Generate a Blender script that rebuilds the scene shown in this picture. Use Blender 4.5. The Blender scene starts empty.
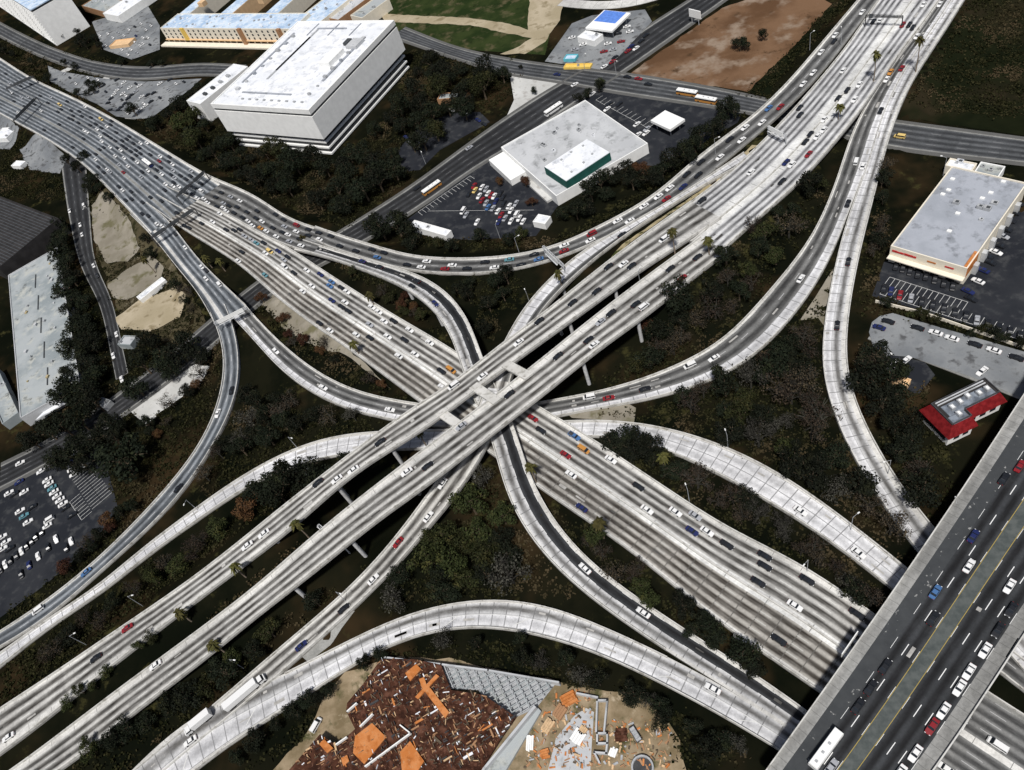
import bpy, bmesh, math, random
import numpy as np
from mathutils import Vector, Matrix
random.seed(7)
S = bpy.context.scene
C = S.collection
# ------------------------------------------------------------------ camera
H = 230.0
F = 755.25
CX, CY = 512.0, 385.0
NADIR = (769.0, 990.0)
_dn = np.array([NADIR[0]-CX, NADIR[1]-CY, F]); _dn /= np.linalg.norm(_dn)
_X = np.array([1.0, 0, 0]); _X = _X-_X.dot(_dn)*_dn; _X /= np.linalg.norm(_X)
_Y = np.cross(_X, _dn)
def _w(v): v = np.array(v, float); return Vector((v.dot(_X), v.dot(_Y), -v.dot(_dn)))
cam = bpy.data.cameras.new('camera'); co = bpy.data.objects.new('camera', cam); C.objects.link(co)
r, u, b = _w((1, 0, 0)), _w((0, -1, 0)), _w((0, 0, -1))
co.matrix_world = Matrix(((r.x, u.x, b.x, 0), (r.y, u.y, b.y, 0), (r.z, u.z, b.z, H), (0, 0, 0, 1)))
cam.sensor_width = 36; cam.lens = 36*F/1024; cam.clip_start = 1; cam.clip_end = 9000
S.camera = co
def W(px, py, z=0.0):                      # surveyed point: image position + height above the ground
    v = np.array([px-CX, py-CY, F]); s = v.dot(_dn)
    return Vector((v.dot(_X)/s*(H-z), v.dot(_Y)/s*(H-z), z))
# ------------------------------------------------------------------ light
SUN_EL, SUN_DIR = 61.0, (0.0, -1.0)
wd = bpy.data.worlds.new('World'); S.world = wd; wd.use_nodes = True
nt = wd.node_tree; sky = nt.nodes.new('ShaderNodeTexSky'); sky.sky_type = 'NISHITA'; sky.sun_disc = False
sky.sun_elevation = math.radians(SUN_EL); sky.sun_rotation = math.atan2(SUN_DIR[0], SUN_DIR[1])
sky.air_density = 1.0; sky.dust_density = 3.0; sky.ozone_density = 1.0
bg = nt.nodes['Background']; bg.inputs[1].default_value = 0.05
nt.links.new(sky.outputs[0], bg.inputs[0])
sl = bpy.data.lights.new('sun', 'SUN'); so = bpy.data.objects.new('sun', sl); C.objects.link(so)
sl.energy = 3.6; sl.angle = math.radians(5); sl.color = (1, .975, .94)
d = Vector((SUN_DIR[0]*math.cos(math.radians(SUN_EL)), SUN_DIR[1]*math.cos(math.radians(SUN_EL)), math.sin(math.radians(SUN_EL))))
so.rotation_euler = d.to_track_quat('Z', 'Y').to_euler(); so.location = (0, 0, 400)
S.view_settings.view_transform = 'Standard'; S.view_settings.look = 'None'; S.view_settings.gamma = 1
S.view_settings.exposure = 0.14
# ------------------------------------------------------------------ materials
MATS = {}
class NB:
    def __init__(s, name, rough=.85):
        s.m = bpy.data.materials.new(name); s.m.use_nodes = True; s.t = s.m.node_tree; s.b = s.t.nodes['Principled BSDF']
        s.b.inputs['Roughness'].default_value = rough; s.b.inputs['Specular IOR Level'].default_value = .25
        MATS[name] = s.m
    def n(s, k, **kw):
        x = s.t.nodes.new(k)
        for a, v in kw.items(): setattr(x, a, v)
        return x
    def set(s, i, v):
        if isinstance(v, (int, float)): i.default_value = v
        elif isinstance(v, tuple): i.default_value = v if len(v) == 4 else v+(1,)
        else: s.t.links.new(v, i)
    def math(s, op, a, b=0.0, c=None):
        x = s.n('ShaderNodeMath', operation=op); s.set(x.inputs[0], a); s.set(x.inputs[1], b)
        if c is not None: s.set(x.inputs[2], c)
        return x.outputs[0]
    def mix(s, f, a, b, mode='MIX'):
        x = s.n('ShaderNodeMix', data_type='RGBA', blend_type=mode); s.set(x.inputs[0], f); s.set(x.inputs[6], a); s.set(x.inputs[7], b); return x.outputs[2]
    def noise(s, scale, detail=3, rough=.55, vec=None, obj=True):
        x = s.n('ShaderNodeTexNoise'); x.inputs['Scale'].default_value = scale; x.inputs['Detail'].default_value = detail; x.inputs['Roughness'].default_value = rough
        if vec is None: vec = s.n('ShaderNodeTexCoord').outputs['Object'] if obj else s.n('ShaderNodeNewGeometry').outputs['Position']
        s.t.links.new(vec, x.inputs['Vector']); return x.outputs['Fac']
    def smooth(s, v, a, b, lo=0.0, hi=1.0):
        x = s.n('ShaderNodeMapRange', interpolation_type='SMOOTHSTEP'); s.set(x.inputs[0], v)
        for i, q in enumerate((a, b, lo, hi)): x.inputs[i+1].default_value = q
        return x.outputs[0]
    def uv(s):
        x = s.n('ShaderNodeSeparateXYZ'); s.t.links.new(s.n('ShaderNodeUVMap').outputs[0], x.inputs[0]); return x.outputs[0], x.outputs[1]
    def out(s, c): s.set(s.b.inputs['Base Color'], c); return s.m
def plain(name, c, var=.18, scale=.6, rough=.8, metal=0.0, c2=None):
    m = NB(name, rough); m.b.inputs['Metallic'].default_value = metal
    f = m.smooth(m.noise(scale, 4), .3, .7)
    return m.out(m.mix(f, tuple(x*(1-var) for x in c), tuple(min(1, x*(1+var)) for x in c) if c2 is None else c2))
def lane(name, light, dark, s0=.1, s1=.42, amt=1.0, dash=True, joint=0.0, jw=.045, mid=False, dashcol=(.8, .8, .78), jdark=.25):
    m = NB(name, .8); uu, v = m.uv()
    au = m.math('ABSOLUTE', m.math('SUBTRACT', uu, .5))
    cb = m.n('ShaderNodeCombineXYZ'); m.t.links.new(m.math('MULTIPLY', v, .05), cb.inputs[1]); m.t.links.new(uu, cb.inputs[0])
    streakn = m.noise(2.2, 3, vec=cb.outputs[0])
    st = m.math('MULTIPLY', m.smooth(au, s1, s0), m.math('MULTIPLY', m.smooth(streakn, .2, .7, .55, 1.0), amt))
    pat = m.math('MULTIPLY', m.smooth(m.noise(.035, 4, obj=False), .35, .65, .74, 1.06), m.smooth(m.noise(.22, 5, .65, obj=False), .3, .6, .80, 1.05))
    fine = m.smooth(m.noise(1.3, 5, .7, obj=False), .25, .75, .80, 1.12)
    col = m.mix(st, light, dark)
    cm = m.n('ShaderNodeCombineColor'); k = m.math('MULTIPLY', pat, fine)
    for i in range(3): m.t.links.new(k, cm.inputs[i])
    col = m.mix(1.0, col, cm.outputs[0], 'MULTIPLY')
    if joint:
        fj = m.math('FRACT', m.math('DIVIDE', v, joint)); jj = m.math('LESS_THAN', fj, jw)
        if mid: jj = m.math('MAXIMUM', jj, m.math('GREATER_THAN', au, .47))
        col = m.mix(m.math('MULTIPLY', jj, .85), col, tuple(x*jdark for x in light))
    if dash:
        dd = m.math('MULTIPLY', m.math('GREATER_THAN', au, .468), m.math('LESS_THAN', m.math('FRACT', m.math('DIVIDE', v, 12.0)), .32))
        col = m.mix(dd, col, dashcol)
    return m.out(col)
CONC = (.56, .55, .52)
lane('lane_concrete', (.48, .47, .445), (.036, .032, .027), .12, .43, dashcol=(.6, .6, .57))
lane('lane_concrete_joint', (.40, .38, .345), (.030, .023, .017), .13, .42, dashcol=(.5, .5, .47), joint=6.0, jw=.05)
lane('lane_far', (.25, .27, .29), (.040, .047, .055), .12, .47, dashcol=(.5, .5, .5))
lane('lane_bright', (.62, .62, .62), (.09, .09, .095), .06, .42, dashcol=(.7, .7, .7))
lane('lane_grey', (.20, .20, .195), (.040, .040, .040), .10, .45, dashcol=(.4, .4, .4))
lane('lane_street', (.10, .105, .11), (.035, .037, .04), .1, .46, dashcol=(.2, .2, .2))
lane('lane_side', (.045, .047, .05), (.018, .018, .019), .1, .46, dashcol=(.13, .13, .13))  # shade along the diagonal street is put into this darker asphalt colour
lane('lane_asphalt', (.045, .048, .052), (.010, .010, .011), .1, .46)
lane('lane_white', (.74, .74, .75), (.36, .36, .37), .05, .40, amt=.6, dash=False, joint=4.6, jw=.075, mid=True)
lane('lane_white_worn', (.56, .56, .56), (.10, .096, .09), .05, .44, dash=False, joint=4.6, jw=.07)
lane('shoulder', (.64, .63, .60), (.50, .49, .46), 0, .5, amt=.2, dash=False, joint=9, jw=.02)
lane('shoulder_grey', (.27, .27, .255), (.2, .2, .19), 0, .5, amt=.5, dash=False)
lane('median_white', (.74, .74, .72), (.66, .66, .65), 0, .5, amt=.5, dash=False, joint=14, jw=.02)
lane('sidewalk', (.30, .298, .285), (.20, .20, .19), 0, .5, amt=.6, dash=False, joint=3, jw=.03)
m = NB('asphalt_median', .8); uu, v = m.uv(); au = m.math('ABSOLUTE', m.math('SUBTRACT', uu, .5))
yl = m.math('MULTIPLY', m.math('GREATER_THAN', au, .445), m.math('LESS_THAN', au, .478))
m.out(m.mix(yl, m.mix(m.smooth(m.noise(.5, 5), .3, .7), (.055, .065, .063), (.095, .105, .10)), (.42, .30, .05)))
m = NB('asphalt_edge', .8); n1 = m.smooth(m.noise(.45, 5, .7), .62, .66)
m.out(m.mix(n1, m.mix(m.noise(.4, 3), (.03, .033, .036), (.06, .064, .067)), (.28, .28, .27)))
def ground_mat(name, cols, scale, scale2, fine=.0, obj=False):
    m = NB(name, 1.0); m.b.inputs['Specular IOR Level'].default_value = 0; n1 = m.noise(scale, 5, .6, obj=obj); n2 = m.noise(scale2, 4, .6, obj=obj)
    c = m.mix(m.smooth(n1, .38, .62), cols[0], cols[1]); c = m.mix(m.smooth(n2, .5, .68), c, cols[2])
    if len(cols) > 3: c = m.mix(m.smooth(m.noise(scale*2.7, 5, .7, obj=obj), .56, .72), c, cols[3])
    return m.out(c)
ground_mat('parapet', [(.50, .49, .46), (.58, .57, .54), (.33, .32, .29), (.24, .22, .19)], .15, .4)
plain('concrete_under', (.30, .29, .27), .2, .3)
plain('patch_dark', (.06, .058, .055), .3, .5)
plain('patch_pale', (.36, .35, .33), .2, .5)
plain('column_concrete', (.5, .5, .5), .15, .8)
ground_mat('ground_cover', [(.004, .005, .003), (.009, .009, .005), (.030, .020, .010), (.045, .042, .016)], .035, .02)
ground_mat('grass', [(.016, .027, .009), (.032, .044, .015), (.085, .075, .04), (.010, .014, .006)], .06, .1)
ground_mat('dark_grass', [(.006, .008, .004), (.011, .013, .006), (.024, .019, .011)], .03, .02)
ground_mat('dirt_brown', [(.10, .055, .030), (.17, .10, .058), (.26, .20, .15), (.06, .036, .02)], .03, .05)
ground_mat('dirt_sand', [(.32, .27, .18), (.42, .36, .26), (.22, .18, .11)], .06, .12)
ground_mat('dirt_dark', [(.045, .038, .022), (.10, .085, .05), (.022, .022, .010), (.15, .13, .09)], .05, .1)
ground_mat('dirt_strip', [(.34, .28, .16), (.44, .37, .23), (.05, .06, .02), (.10, .09, .03)], .12, .25)
ground_mat('dirt_grey', [(.20, .18, .14), (.27, .245, .20), (.13, .12, .07)], .05, .12)
ground_mat('lot_asphalt', [(.020, .022, .027), (.030, .032, .037), (.050, .052, .055)], .05, .2)
ground_mat('lot_light', [(.16, .17, .18), (.25, .26, .265), (.09, .092, .095)], .05, .2)
ground_mat('pale_concrete', [(.45, .45, .43), (.55, .55, .53), (.36, .35, .33)], .05, .2)
ground_mat('site_soil', [(.17, .13, .075), (.32, .25, .165), (.07, .07, .03), (.42, .35, .25)], .08, .15)
plain('white_wall', (.82, .82, .80), .05, .3)
ground_mat('white_roof', [(.70, .72, .75), (.78, .79, .81), (.58, .60, .63), (.42, .44, .47)], .08, .2, obj=True)
ground_mat('roof_grey', [(.30, .32, .355), (.36, .38, .42), (.24, .255, .28), (.17, .18, .20)], .07, .2, obj=True)
ground_mat('roof_pale', [(.42, .43, .44), (.50, .51, .52), (.34, .35, .355), (.22, .225, .23)], .07, .18, obj=True)
ground_mat('roof_blue', [(.34, .46, .62), (.56, .66, .77), (.66, .69, .72), (.22, .27, .33)], .12, .3, obj=True)
ground_mat('roof_aged', [(.24, .27, .28), (.36, .385, .39), (.42, .43, .40), (.13, .14, .14)], .05, .14, obj=True)
plain('teal_wall', (.01, .075, .06), .15, .4)
plain('cream_wall', (.76, .70, .58), .05, .4)
plain('orange_wall', (.68, .46, .26), .08, .3)
plain('yellow_wall', (.72, .50, .12), .08, .3)
plain('brown_wall', (.34, .19, .10), .1, .3)
plain('red_roof', (.16, .004, .006), .2, .7, c2=(.22, .012, .014))
plain('roof_slate', (.10, .115, .14), .3, .4, c2=(.22, .25, .29))
plain('dark_roof', (.028, .026, .026), .3, .2)
plain('dark_strip', (.06, .065, .07), .2, .4)
ground_mat('orange_panel', [(.46, .16, .045), (.54, .22, .08), (.34, .11, .03), (.46, .27, .14)], .3, .5)
ground_mat('rust_deck', [(.030, .014, .010), (.070, .030, .019), (.12, .055, .036), (.20, .11, .075)], .5, .3)
plain('timber', (.55, .38, .22), .2, .9)
plain('steel', (.36, .37, .38), .15, 1, rough=.5)
plain('dark_metal', (.05, .05, .052), .2, 1, rough=.5)
plain('lamp_white', (.8, .8, .78), .03, 1)
plain('blue_paint', (.10, .22, .62), .15, .5)
plain('cyan_paint', (.12, .45, .52), .1, .5)
plain('red_paint', (.5, .03, .03), .1, .5)
plain('bark', (.10, .075, .05), .3, 2)
plain('palm_bark', (.20, .16, .12), .3, 2)
plain('tire', (.015, .015, .016), .1, 3)
plain('window_dark', (.02, .024, .03), .1, 1, rough=.15)
plain('stripe_paint', (.6, .6, .58), .1, 1)
plain('lamp_red', (.4, .01, .01), .1, 1)
plain('headlamp', (.75, .76, .75), .05, 1, rough=.2)
CAR = {'w': (.74, .74, .73), 'g': (.34, .35, .37), 'k': (.014, .015, .018), 'r': (.22, .015, .02), 'b': (.06, .14, .30), 'n': (.015, .022, .09),
       'y': (.68, .50, .18), 'o': (.48, .22, .05), 't': (.10, .24, .28)}
CNAME = {'w': 'white', 'g': 'silver', 'k': 'black', 'r': 'red', 'b': 'blue', 'n': 'dark blue', 'y': 'tan', 'o': 'orange', 't': 'teal'}
for k, c in CAR.items():
    m = NB('paint_'+CNAME[k].replace(' ', '_'), .35); m.b.inputs['Specular IOR Level'].default_value = .5; m.out(c)
def leafmat(name, a, b2, c):
    m = NB(name, .8); m.b.inputs['Specular IOR Level'].default_value = .15
    rp = m.n('ShaderNodeNewGeometry').outputs['Random Per Island']
    oi = m.n('ShaderNodeObjectInfo').outputs['Random']
    col = m.mix(rp, a, b2); col = m.mix(m.smooth(m.noise(.25, 3), .52, .72), col, c)
    hs = m.n('ShaderNodeHueSaturation'); m.set(hs.inputs['Color'], col); m.set(hs.inputs['Value'], m.smooth(oi, 0, 1, .7, 1.35)); m.set(hs.inputs['Hue'], m.smooth(oi, 0, 1, .485, .515))
    return m.out(hs.outputs[0])
leafmat('leaf_dark', (.004, .006, .003), (.010, .013, .006), (.020, .022, .008))
leafmat('leaf_green', (.012, .016, .005), (.030, .034, .010), (.060, .055, .016))
leafmat('leaf_brown', (.020, .015, .010), (.050, .036, .024), (.08, .058, .036))
leafmat('leaf_grey', (.022, .021, .017), (.055, .052, .043), (.07, .068, .05))
leafmat('leaf_rust', (.03, .013, .007), (.07, .03, .014), (.09, .05, .02))
leafmat('leaf_palm', (.030, .028, .008), (.080, .072, .022), (.05, .06, .016))
M = MATS
# ------------------------------------------------------------------ mesh helpers
class MB:
    def __init__(s): s.v = []; s.f = []; s.mi = []; s.uv = []
    def face(s, pts, mi=0, uv=None):
        i = len(s.v); s.v += [tuple(p) for p in pts]; s.f.append(tuple(range(i, i+len(pts)))); s.mi.append(mi); s.uv.append(uv)
    def quadm(s, idx, mi=0, uv=None): s.f.append(tuple(idx)); s.mi.append(mi); s.uv.append(uv)
    def add(s, pts): i = len(s.v); s.v += [tuple(p) for p in pts]; return i
    def box(s, x0, x1, y0, y1, z0, z1, mi=0, fr=None):
        P = [(x, y, z) for z in (z0, z1) for x, y in ((x0, y0), (x1, y0), (x1, y1), (x0, y1))]
        if fr: P = [fr(*p) for p in P]
        i = s.add(P)
        for q in ((0, 3, 2, 1), (4, 5, 6, 7), (0, 1, 5, 4), (1, 2, 6, 5), (2, 3, 7, 6), (3, 0, 4, 7)): s.quadm([i+k for k in q], mi)
    def frustum(s, a, b, z0, z1, mi=0, fr=None):       # a, b = (x0,x1,y0,y1)
        P = [(x, y, z0) for x, y in ((a[0], a[2]), (a[1], a[2]), (a[1], a[3]), (a[0], a[3]))]+[(x, y, z1) for x, y in ((b[0], b[2]), (b[1], b[2]), (b[1], b[3]), (b[0], b[3]))]
        if fr: P = [fr(*p) for p in P]
        i = s.add(P)
        for q in ((0, 3, 2, 1), (4, 5, 6, 7), (0, 1, 5, 4), (1, 2, 6, 5), (2, 3, 7, 6), (3, 0, 4, 7)): s.quadm([i+k for k in q], mi)
    def cyl(s, p, q, r0, r1, n=8, mi=0, cap=True):
        p, q = Vector(p), Vector(q); a = (q-p).normalized(); t = Vector((0, 0, 1)) if abs(a.z) < .9 else Vector((1, 0, 0)); e = a.cross(t).normalized(); g = a.cross(e)
        i = s.add([p+(e*math.cos(6.2832*k/n)+g*math.sin(6.2832*k/n))*r0 for k in range(n)]+[q+(e*math.cos(6.2832*k/n)+g*math.sin(6.2832*k/n))*r1 for k in range(n)])
        for k in range(n): s.quadm((i+k, i+n+k, i+n+(k+1) % n, i+(k+1) % n), mi)
        if cap: s.quadm([i+k for k in range(n)], mi); s.quadm([i+2*n-1-k for k in range(n)], mi)
    def poly(s, pts, z0, z1, mi=0, topmi=None):
        n = len(pts); i = s.add([(p[0], p[1], z0) for p in pts]+[(p[0], p[1], z1) for p in pts])
        for k in range(n): s.quadm((i+k, i+(k+1) % n, i+n+(k+1) % n, i+n+k), mi)
        s.quadm([i+n+k for k in range(n)], mi if topmi is None else topmi); s.quadm([i+n-1-k for k in range(n)], mi)
    def mesh(s, name, mats):
        me = bpy.data.meshes.new(name); me.from_pydata(s.v, [], s.f)
        me.polygons.foreach_set('material_index', s.mi)
        for mm in mats: me.materials.append(M[mm] if isinstance(mm, str) else mm)
        if any(x is not None for x in s.uv):
            L = me.uv_layers.new(name='UVMap'); k = 0
            for f, uvs in zip(s.f, s.uv):
                for j in range(len(f)):
                    if uvs: L.data[k].uv = uvs[j]
                    k += 1
        me.update(); return me
    def obj(s, name, mats, parent=None, **kw):
        return link(name, s.mesh(name, mats if isinstance(mats, (list, tuple)) else [mats]), parent, **kw)
def fixn(me):
    bm = bmesh.new(); bm.from_mesh(me); bmesh.ops.recalc_face_normals(bm, faces=bm.faces); bm.to_mesh(me); bm.free(); return me
def link(name, me, parent=None, loc=None, rz=0, label=None, cat=None, group=None, kind=None):
    o = bpy.data.objects.new(name, me); C.objects.link(o)
    if parent: o.parent = parent
    if loc is not None: o.location = loc
    if rz: o.rotation_euler.z = rz
    tag(o, label, cat, group, kind); return o
def tag(o, label=None, cat=None, group=None, kind=None):
    for k, v in (('label', label), ('category', cat), ('group', group), ('kind', kind)):
        if v: o[k] = v
    return o
def empty(name, loc, rz=0, **kw):
    o = link(name, None, None, loc, rz, **kw); o.empty_display_size = 1; return o
def kids(o): return [c for c in CH.get(o.name, [])]
CH = {}
def reg(root):                                          # remember a prototype's tree so that copying is quick
    CH[root.name] = [c for c in bpy.data.objects if c.parent == root]
    for c in CH[root.name]: CH[c.name] = [g for g in bpy.data.objects if g.parent == c]
    return root
def dup(root, loc, rz=0, sc=1.0, **kw):
    r = root.copy(); C.objects.link(r); r.location = loc; r.rotation_euler = (0, 0, rz); r.scale = (sc, sc, sc) if not isinstance(sc, tuple) else sc
    for ch in CH.get(root.name, []):
        c = ch.copy(); C.objects.link(c); c.parent = r
        for g in CH.get(ch.name, []):
            e = g.copy(); C.objects.link(e); e.parent = c
    for k in ('label', 'category', 'group'):
        if k in r: del r[k]
    return tag(r, **kw)
ORD = ['', 'first', 'second', 'third', 'fourth', 'fifth', 'sixth', 'seventh', 'eighth', 'ninth', 'tenth', 'eleventh', 'twelfth', 'thirteenth', 'fourteenth', 'fifteenth', 'sixteenth', 'seventeenth', 'eighteenth', 'nineteenth', 'twentieth']
TENS = {2: 'twenty', 3: 'thirty', 4: 'forty', 5: 'fifty', 6: 'sixty', 7: 'seventy'}
def ordinal(n):
    if n <= 20: return ORD[n]
    t, q = divmod(n, 10)
    return TENS[t]+'-'+ORD[q] if q else {3: 'thirtieth', 4: 'fortieth', 5: 'fiftieth', 6: 'sixtieth', 7: 'seventieth'}[t]
def P(s): return [tuple(float(a) for a in q.split(',')) for q in s.split()]
# ------------------------------------------------------------------ roads
def arc(pts):
    a = np.array(pts, float); d = np.r_[0, np.cumsum(np.linalg.norm(np.diff(a, axis=0), axis=1))]; return a, d
def catmull(a, n):
    a = np.array(a, float); d = np.r_[0, np.cumsum(np.linalg.norm(np.diff(a, axis=0), axis=1))]; d /= d[-1]
    m = np.gradient(a, d, axis=0, edge_order=1); t = np.linspace(0, 1, n); k = np.clip(np.searchsorted(d, t, side='right')-1, 0, len(a)-2)
    h = (d[k+1]-d[k])[:, None]; q = ((t-d[k])/(d[k+1]-d[k]))[:, None]
    return (2*q**3-3*q**2+1)*a[k]+(q**3-2*q**2+q)*h*m[k]+(-2*q**3+3*q**2)*a[k+1]+(q**3-q**2)*h*m[k+1]
def smoothed(a, n):
    if n < 1: return a
    p = np.vstack([2*a[0]-a[n:0:-1], a, 2*a[-1]-a[-2:-n-2:-1]]); k = np.hanning(2*n+3)[1:-1]; k /= k.sum()
    return np.stack([np.convolve(p[:, i], k, 'valid') for i in range(a.shape[1])], 1)
ROADS = {}
KM = {'l': 'lane_concrete', 'j': 'lane_concrete_joint', 'f': 'lane_far', 'a': 'lane_grey', 'd': 'lane_asphalt', 'w': 'lane_white', 'q': 'lane_white_worn', 's': 'shoulder',
      'g': 'shoulder_grey', 'm': 'median_white', 'k': 'sidewalk', 'y': 'asphalt_median', 'e': 'asphalt_edge', 't': 'lane_street', 'h': 'lane_bright', 'x': 'lane_side'}
LANES = 'ljfadwqthx'
def road(code, name, left, right, zs, sect, label, fill=None, thick=1.2, par=(1, 1), sm=5, dz=0.0, bar=None, cols=None, kerb=0):
    """left/right: traced edges; zs: heights at even fractions; fill: [(t0,t1)] stretches on an embankment"""
    def z_at(t): return float(np.interp(t, np.linspace(0, 1, len(zs)), zs))
    def wedge(s):
        a, d = arc(P(s)); d = d/d[-1]
        # fraction measured on the ground, so iterate once
        w = np.array([W(p[0], p[1], z_at(t))[:2] for p, t in zip(a, d)]); dd = np.r_[0, np.cumsum(np.linalg.norm(np.diff(w, axis=0), axis=1))]; dd /= dd[-1]
        return np.array([W(p[0], p[1], z_at(t))[:2] for p, t in zip(a, dd)])
    L, R = wedge(left), wedge(right)
    ln = (np.linalg.norm(np.diff(L, axis=0), axis=1).sum()+np.linalg.norm(np.diff(R, axis=0), axis=1).sum())/2
    n = max(4, int(ln/4)); L = catmull(L, n); R = catmull(R, n)
    for _ in range(2):
        c = (L+R)/2; tg = np.gradient(c, axis=0); tg /= np.linalg.norm(tg, axis=1)[:, None]; nr = np.stack([tg[:, 1], -tg[:, 0]], 1)
        # cut both edges with the normal through the centre
        def cut(E):
            o = []
            for ci, ti, ni in zip(c, tg, nr):
                sgn = (E-ci)@ti; k = np.where(np.diff(np.sign(sgn)) != 0)[0]
                if len(k):
                    kk = k[np.argmin([np.linalg.norm(E[j]-ci) for j in k])]; q = sgn[kk]/(sgn[kk]-sgn[kk+1]); o.append(E[kk]+q*(E[kk+1]-E[kk]))
                else: o.append(E[np.argmin(np.linalg.norm(E-ci, axis=1))])
            return np.array(o)
        oL = ((cut(L)-c)*nr).sum(1); oR = ((cut(R)-c)*nr).sum(1)
        oL = smoothed(oL[:, None], sm)[:, 0]; oR = smoothed(oR[:, None], sm)[:, 0]
        c = smoothed(c, sm); tg = np.gradient(c, axis=0); tg /= np.linalg.norm(tg, axis=1)[:, None]; nr = np.stack([tg[:, 1], -tg[:, 0]], 1)
        L = c+nr*oL[:, None]; R = c+nr*oR[:, None]
    t = np.linspace(0, 1, n); z = smoothed(np.interp(t, np.linspace(0, 1, len(zs)), zs)[:, None], 8 if n > 20 else 1)[:, 0]+dz
    v = np.r_[0, np.cumsum(np.linalg.norm(np.diff((L+R)/2, axis=0), axis=1))]
    hw = np.linalg.norm(R-L, axis=1)/2; c = (L+R)/2
    tot = sum(x[1] for x in sect); cum = np.cumsum([0]+[x[1] for x in sect])/tot
    mats = []; [mats.append(KM[x[0]]) for x in sect if KM[x[0]] not in mats]; mats.append('concrete_under')
    mb = MB(); K = len(cum)
    for i in range(n):
        for q in cum: p = L[i]+(R[i]-L[i])*q; mb.v.append((p[0], p[1], z[i]))
        for p in (L[i], R[i]): mb.v.append((p[0], p[1], z[i]-thick))
    st = K+2
    for i in range(n-1):
        a, b2 = i*st, (i+1)*st
        for k, x in enumerate(sect):
            mb.quadm((a+k, a+k+1, b2+k+1, b2+k), mats.index(KM[x[0]]), [(0, v[i]), (1, v[i]), (1, v[i+1]), (0, v[i+1])])
        g = len(mats)-1
        mb.quadm((a+K, a, b2, b2+K), g); mb.quadm((a+K-1, a+K+1, b2+K+1, b2+K-1), g); mb.quadm((a+K+1, a+K, b2+K, b2+K+1), g)
    for a, fl in ((0, 0), ((n-1)*st, 1)):
        q = (a, a+K, a+K+1, a+K-1); mb.quadm(q if fl else q[::-1], len(mats)-1)
    o = mb.obj(name, mats, label=label, kind='structure'); fixn(o.data)
    def wall(frac, t0, t1, w, h, nm, inset, mat='parapet'):
        i0, i1 = int(t0*(n-1)), int(t1*(n-1)); wb = MB()
        for i in range(i0, i1+1):
            e = L[i]+(R[i]-L[i])*frac; dr = nr[i]*(1 if (R[i]-L[i])@nr[i] > 0 else -1)
            e = e+dr*inset
            for off, zz in ((-w/2, -.3), (-w/2*.7, h), (w/2*.7, h), (w/2, -.3)): p = e+dr*off; wb.v.append((p[0], p[1], z[i]+zz))
        for i in range(i1-i0):
            a, b2 = i*4, i*4+4
            for k in range(3): wb.quadm((a+k, a+k+1, b2+k+1, b2+k))
        m4 = (i1-i0)*4; wb.quadm((3, 2, 1, 0)); wb.quadm((m4, m4+1, m4+2, m4+3)); wo = wb.obj(nm, mat, o); fixn(wo.data)
    for side, pr in ((0, par[0]), (1, par[1])):
        if pr == 0: continue
        for t0, t1 in ([(0, 1)] if pr == 1 else pr): wall(side, t0, t1, .45, .85, 'parapet', .18 if side == 0 else -.18)
    if bar: wall(bar, 0, 1, .6, .8, 'median_barrier', 0)
    if kerb:
        for side in (0, 1): wall(side, 0, 1, 2.2, .14, 'pavement', -1.0 if side == 0 else 1.0, 'sidewalk')
    wl = [((cum[k]+cum[k+1])/2) for k, x in enumerate(sect) if x[0] in LANES]
    ROADS[code] = dict(o=o, c=c, L=L, R=R, z=z, hw=hw, tg=tg, nr=nr, t=t, v=v, fill=fill, lanes=wl, cols=cols, thick=thick, n=n)
    return o
def sec(s):                                     # 's1.5 l4 m2' -> list
    o = []
    for q in s.split():
        k = q[0]; w = q[1:]
        if '*' in w: w, r2 = w.split('*'); o += [(k, float(w or 1))]*int(r2)
        else: o.append((k, float(w or 1)))
    return o
T1L = "-40,735 0,709 66,666 122,627 178,590 228,552 283,507 349,456 417,404 461,380 483,357 533,322 561,299 612,258 660,223 700,195"
T1R = "-40,782 0,755 43,722 101,674 175,617 228,576 288,532 364,464 407,441 450,411 481,386 513,363 563,327 612,292 642,269 685,243 712,225"
T2L = "-40,802 8,772 96,705 203,626 260,583 306,541 387,477 456,426 491,399 529,370 584,325 637,284 685,249 700,238"
T2R = "5,806 62,772 142,707 211,656 260,613 313,575 374,522 433,482 504,424 556,385 600,347 627,330 690,280 715,261 728,251"
ZT = [3, 7, 12, 17, 18, 16, 13]
road('T1', 'freeway_deck', T1L, T1R, [3, 7, 11.5, 16.5, 18, 16.5, 14, 11.5], sec('s1.1 l3.5*3 s2.8'), 'far carriageway of the top deck, three lanes, crossing over everything', fill=[(0, .36), (.93, 1)], cols=(.37, .92), dz=.01)
road('T2', 'freeway_deck', T2L, T2R, [3, 7, 11.5, 16.5, 18, 16.5, 14, 11.5], sec('s2.6 l3.5*3 s1.4'), 'near carriageway of the top deck, three lanes, beside the square openings', fill=[(0, .36), (.95, 1)], cols=(.37, .93))
road('T', 'freeway', "680,209 708,190 770,134 815,85 850,42 878,0 890,-14", "700,275 738,236 787,195 840,137 873,94 893,62 918,30 946,-10", [11.45, 10.2, 9, 8.2, 8], sec('s.8 h3.5*4 m7.5 h3.5*3 s1.5'), 'wide upper right freeway with a broad white median', fill=[(0, 1)], dz=-.06, bar=.56)
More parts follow.
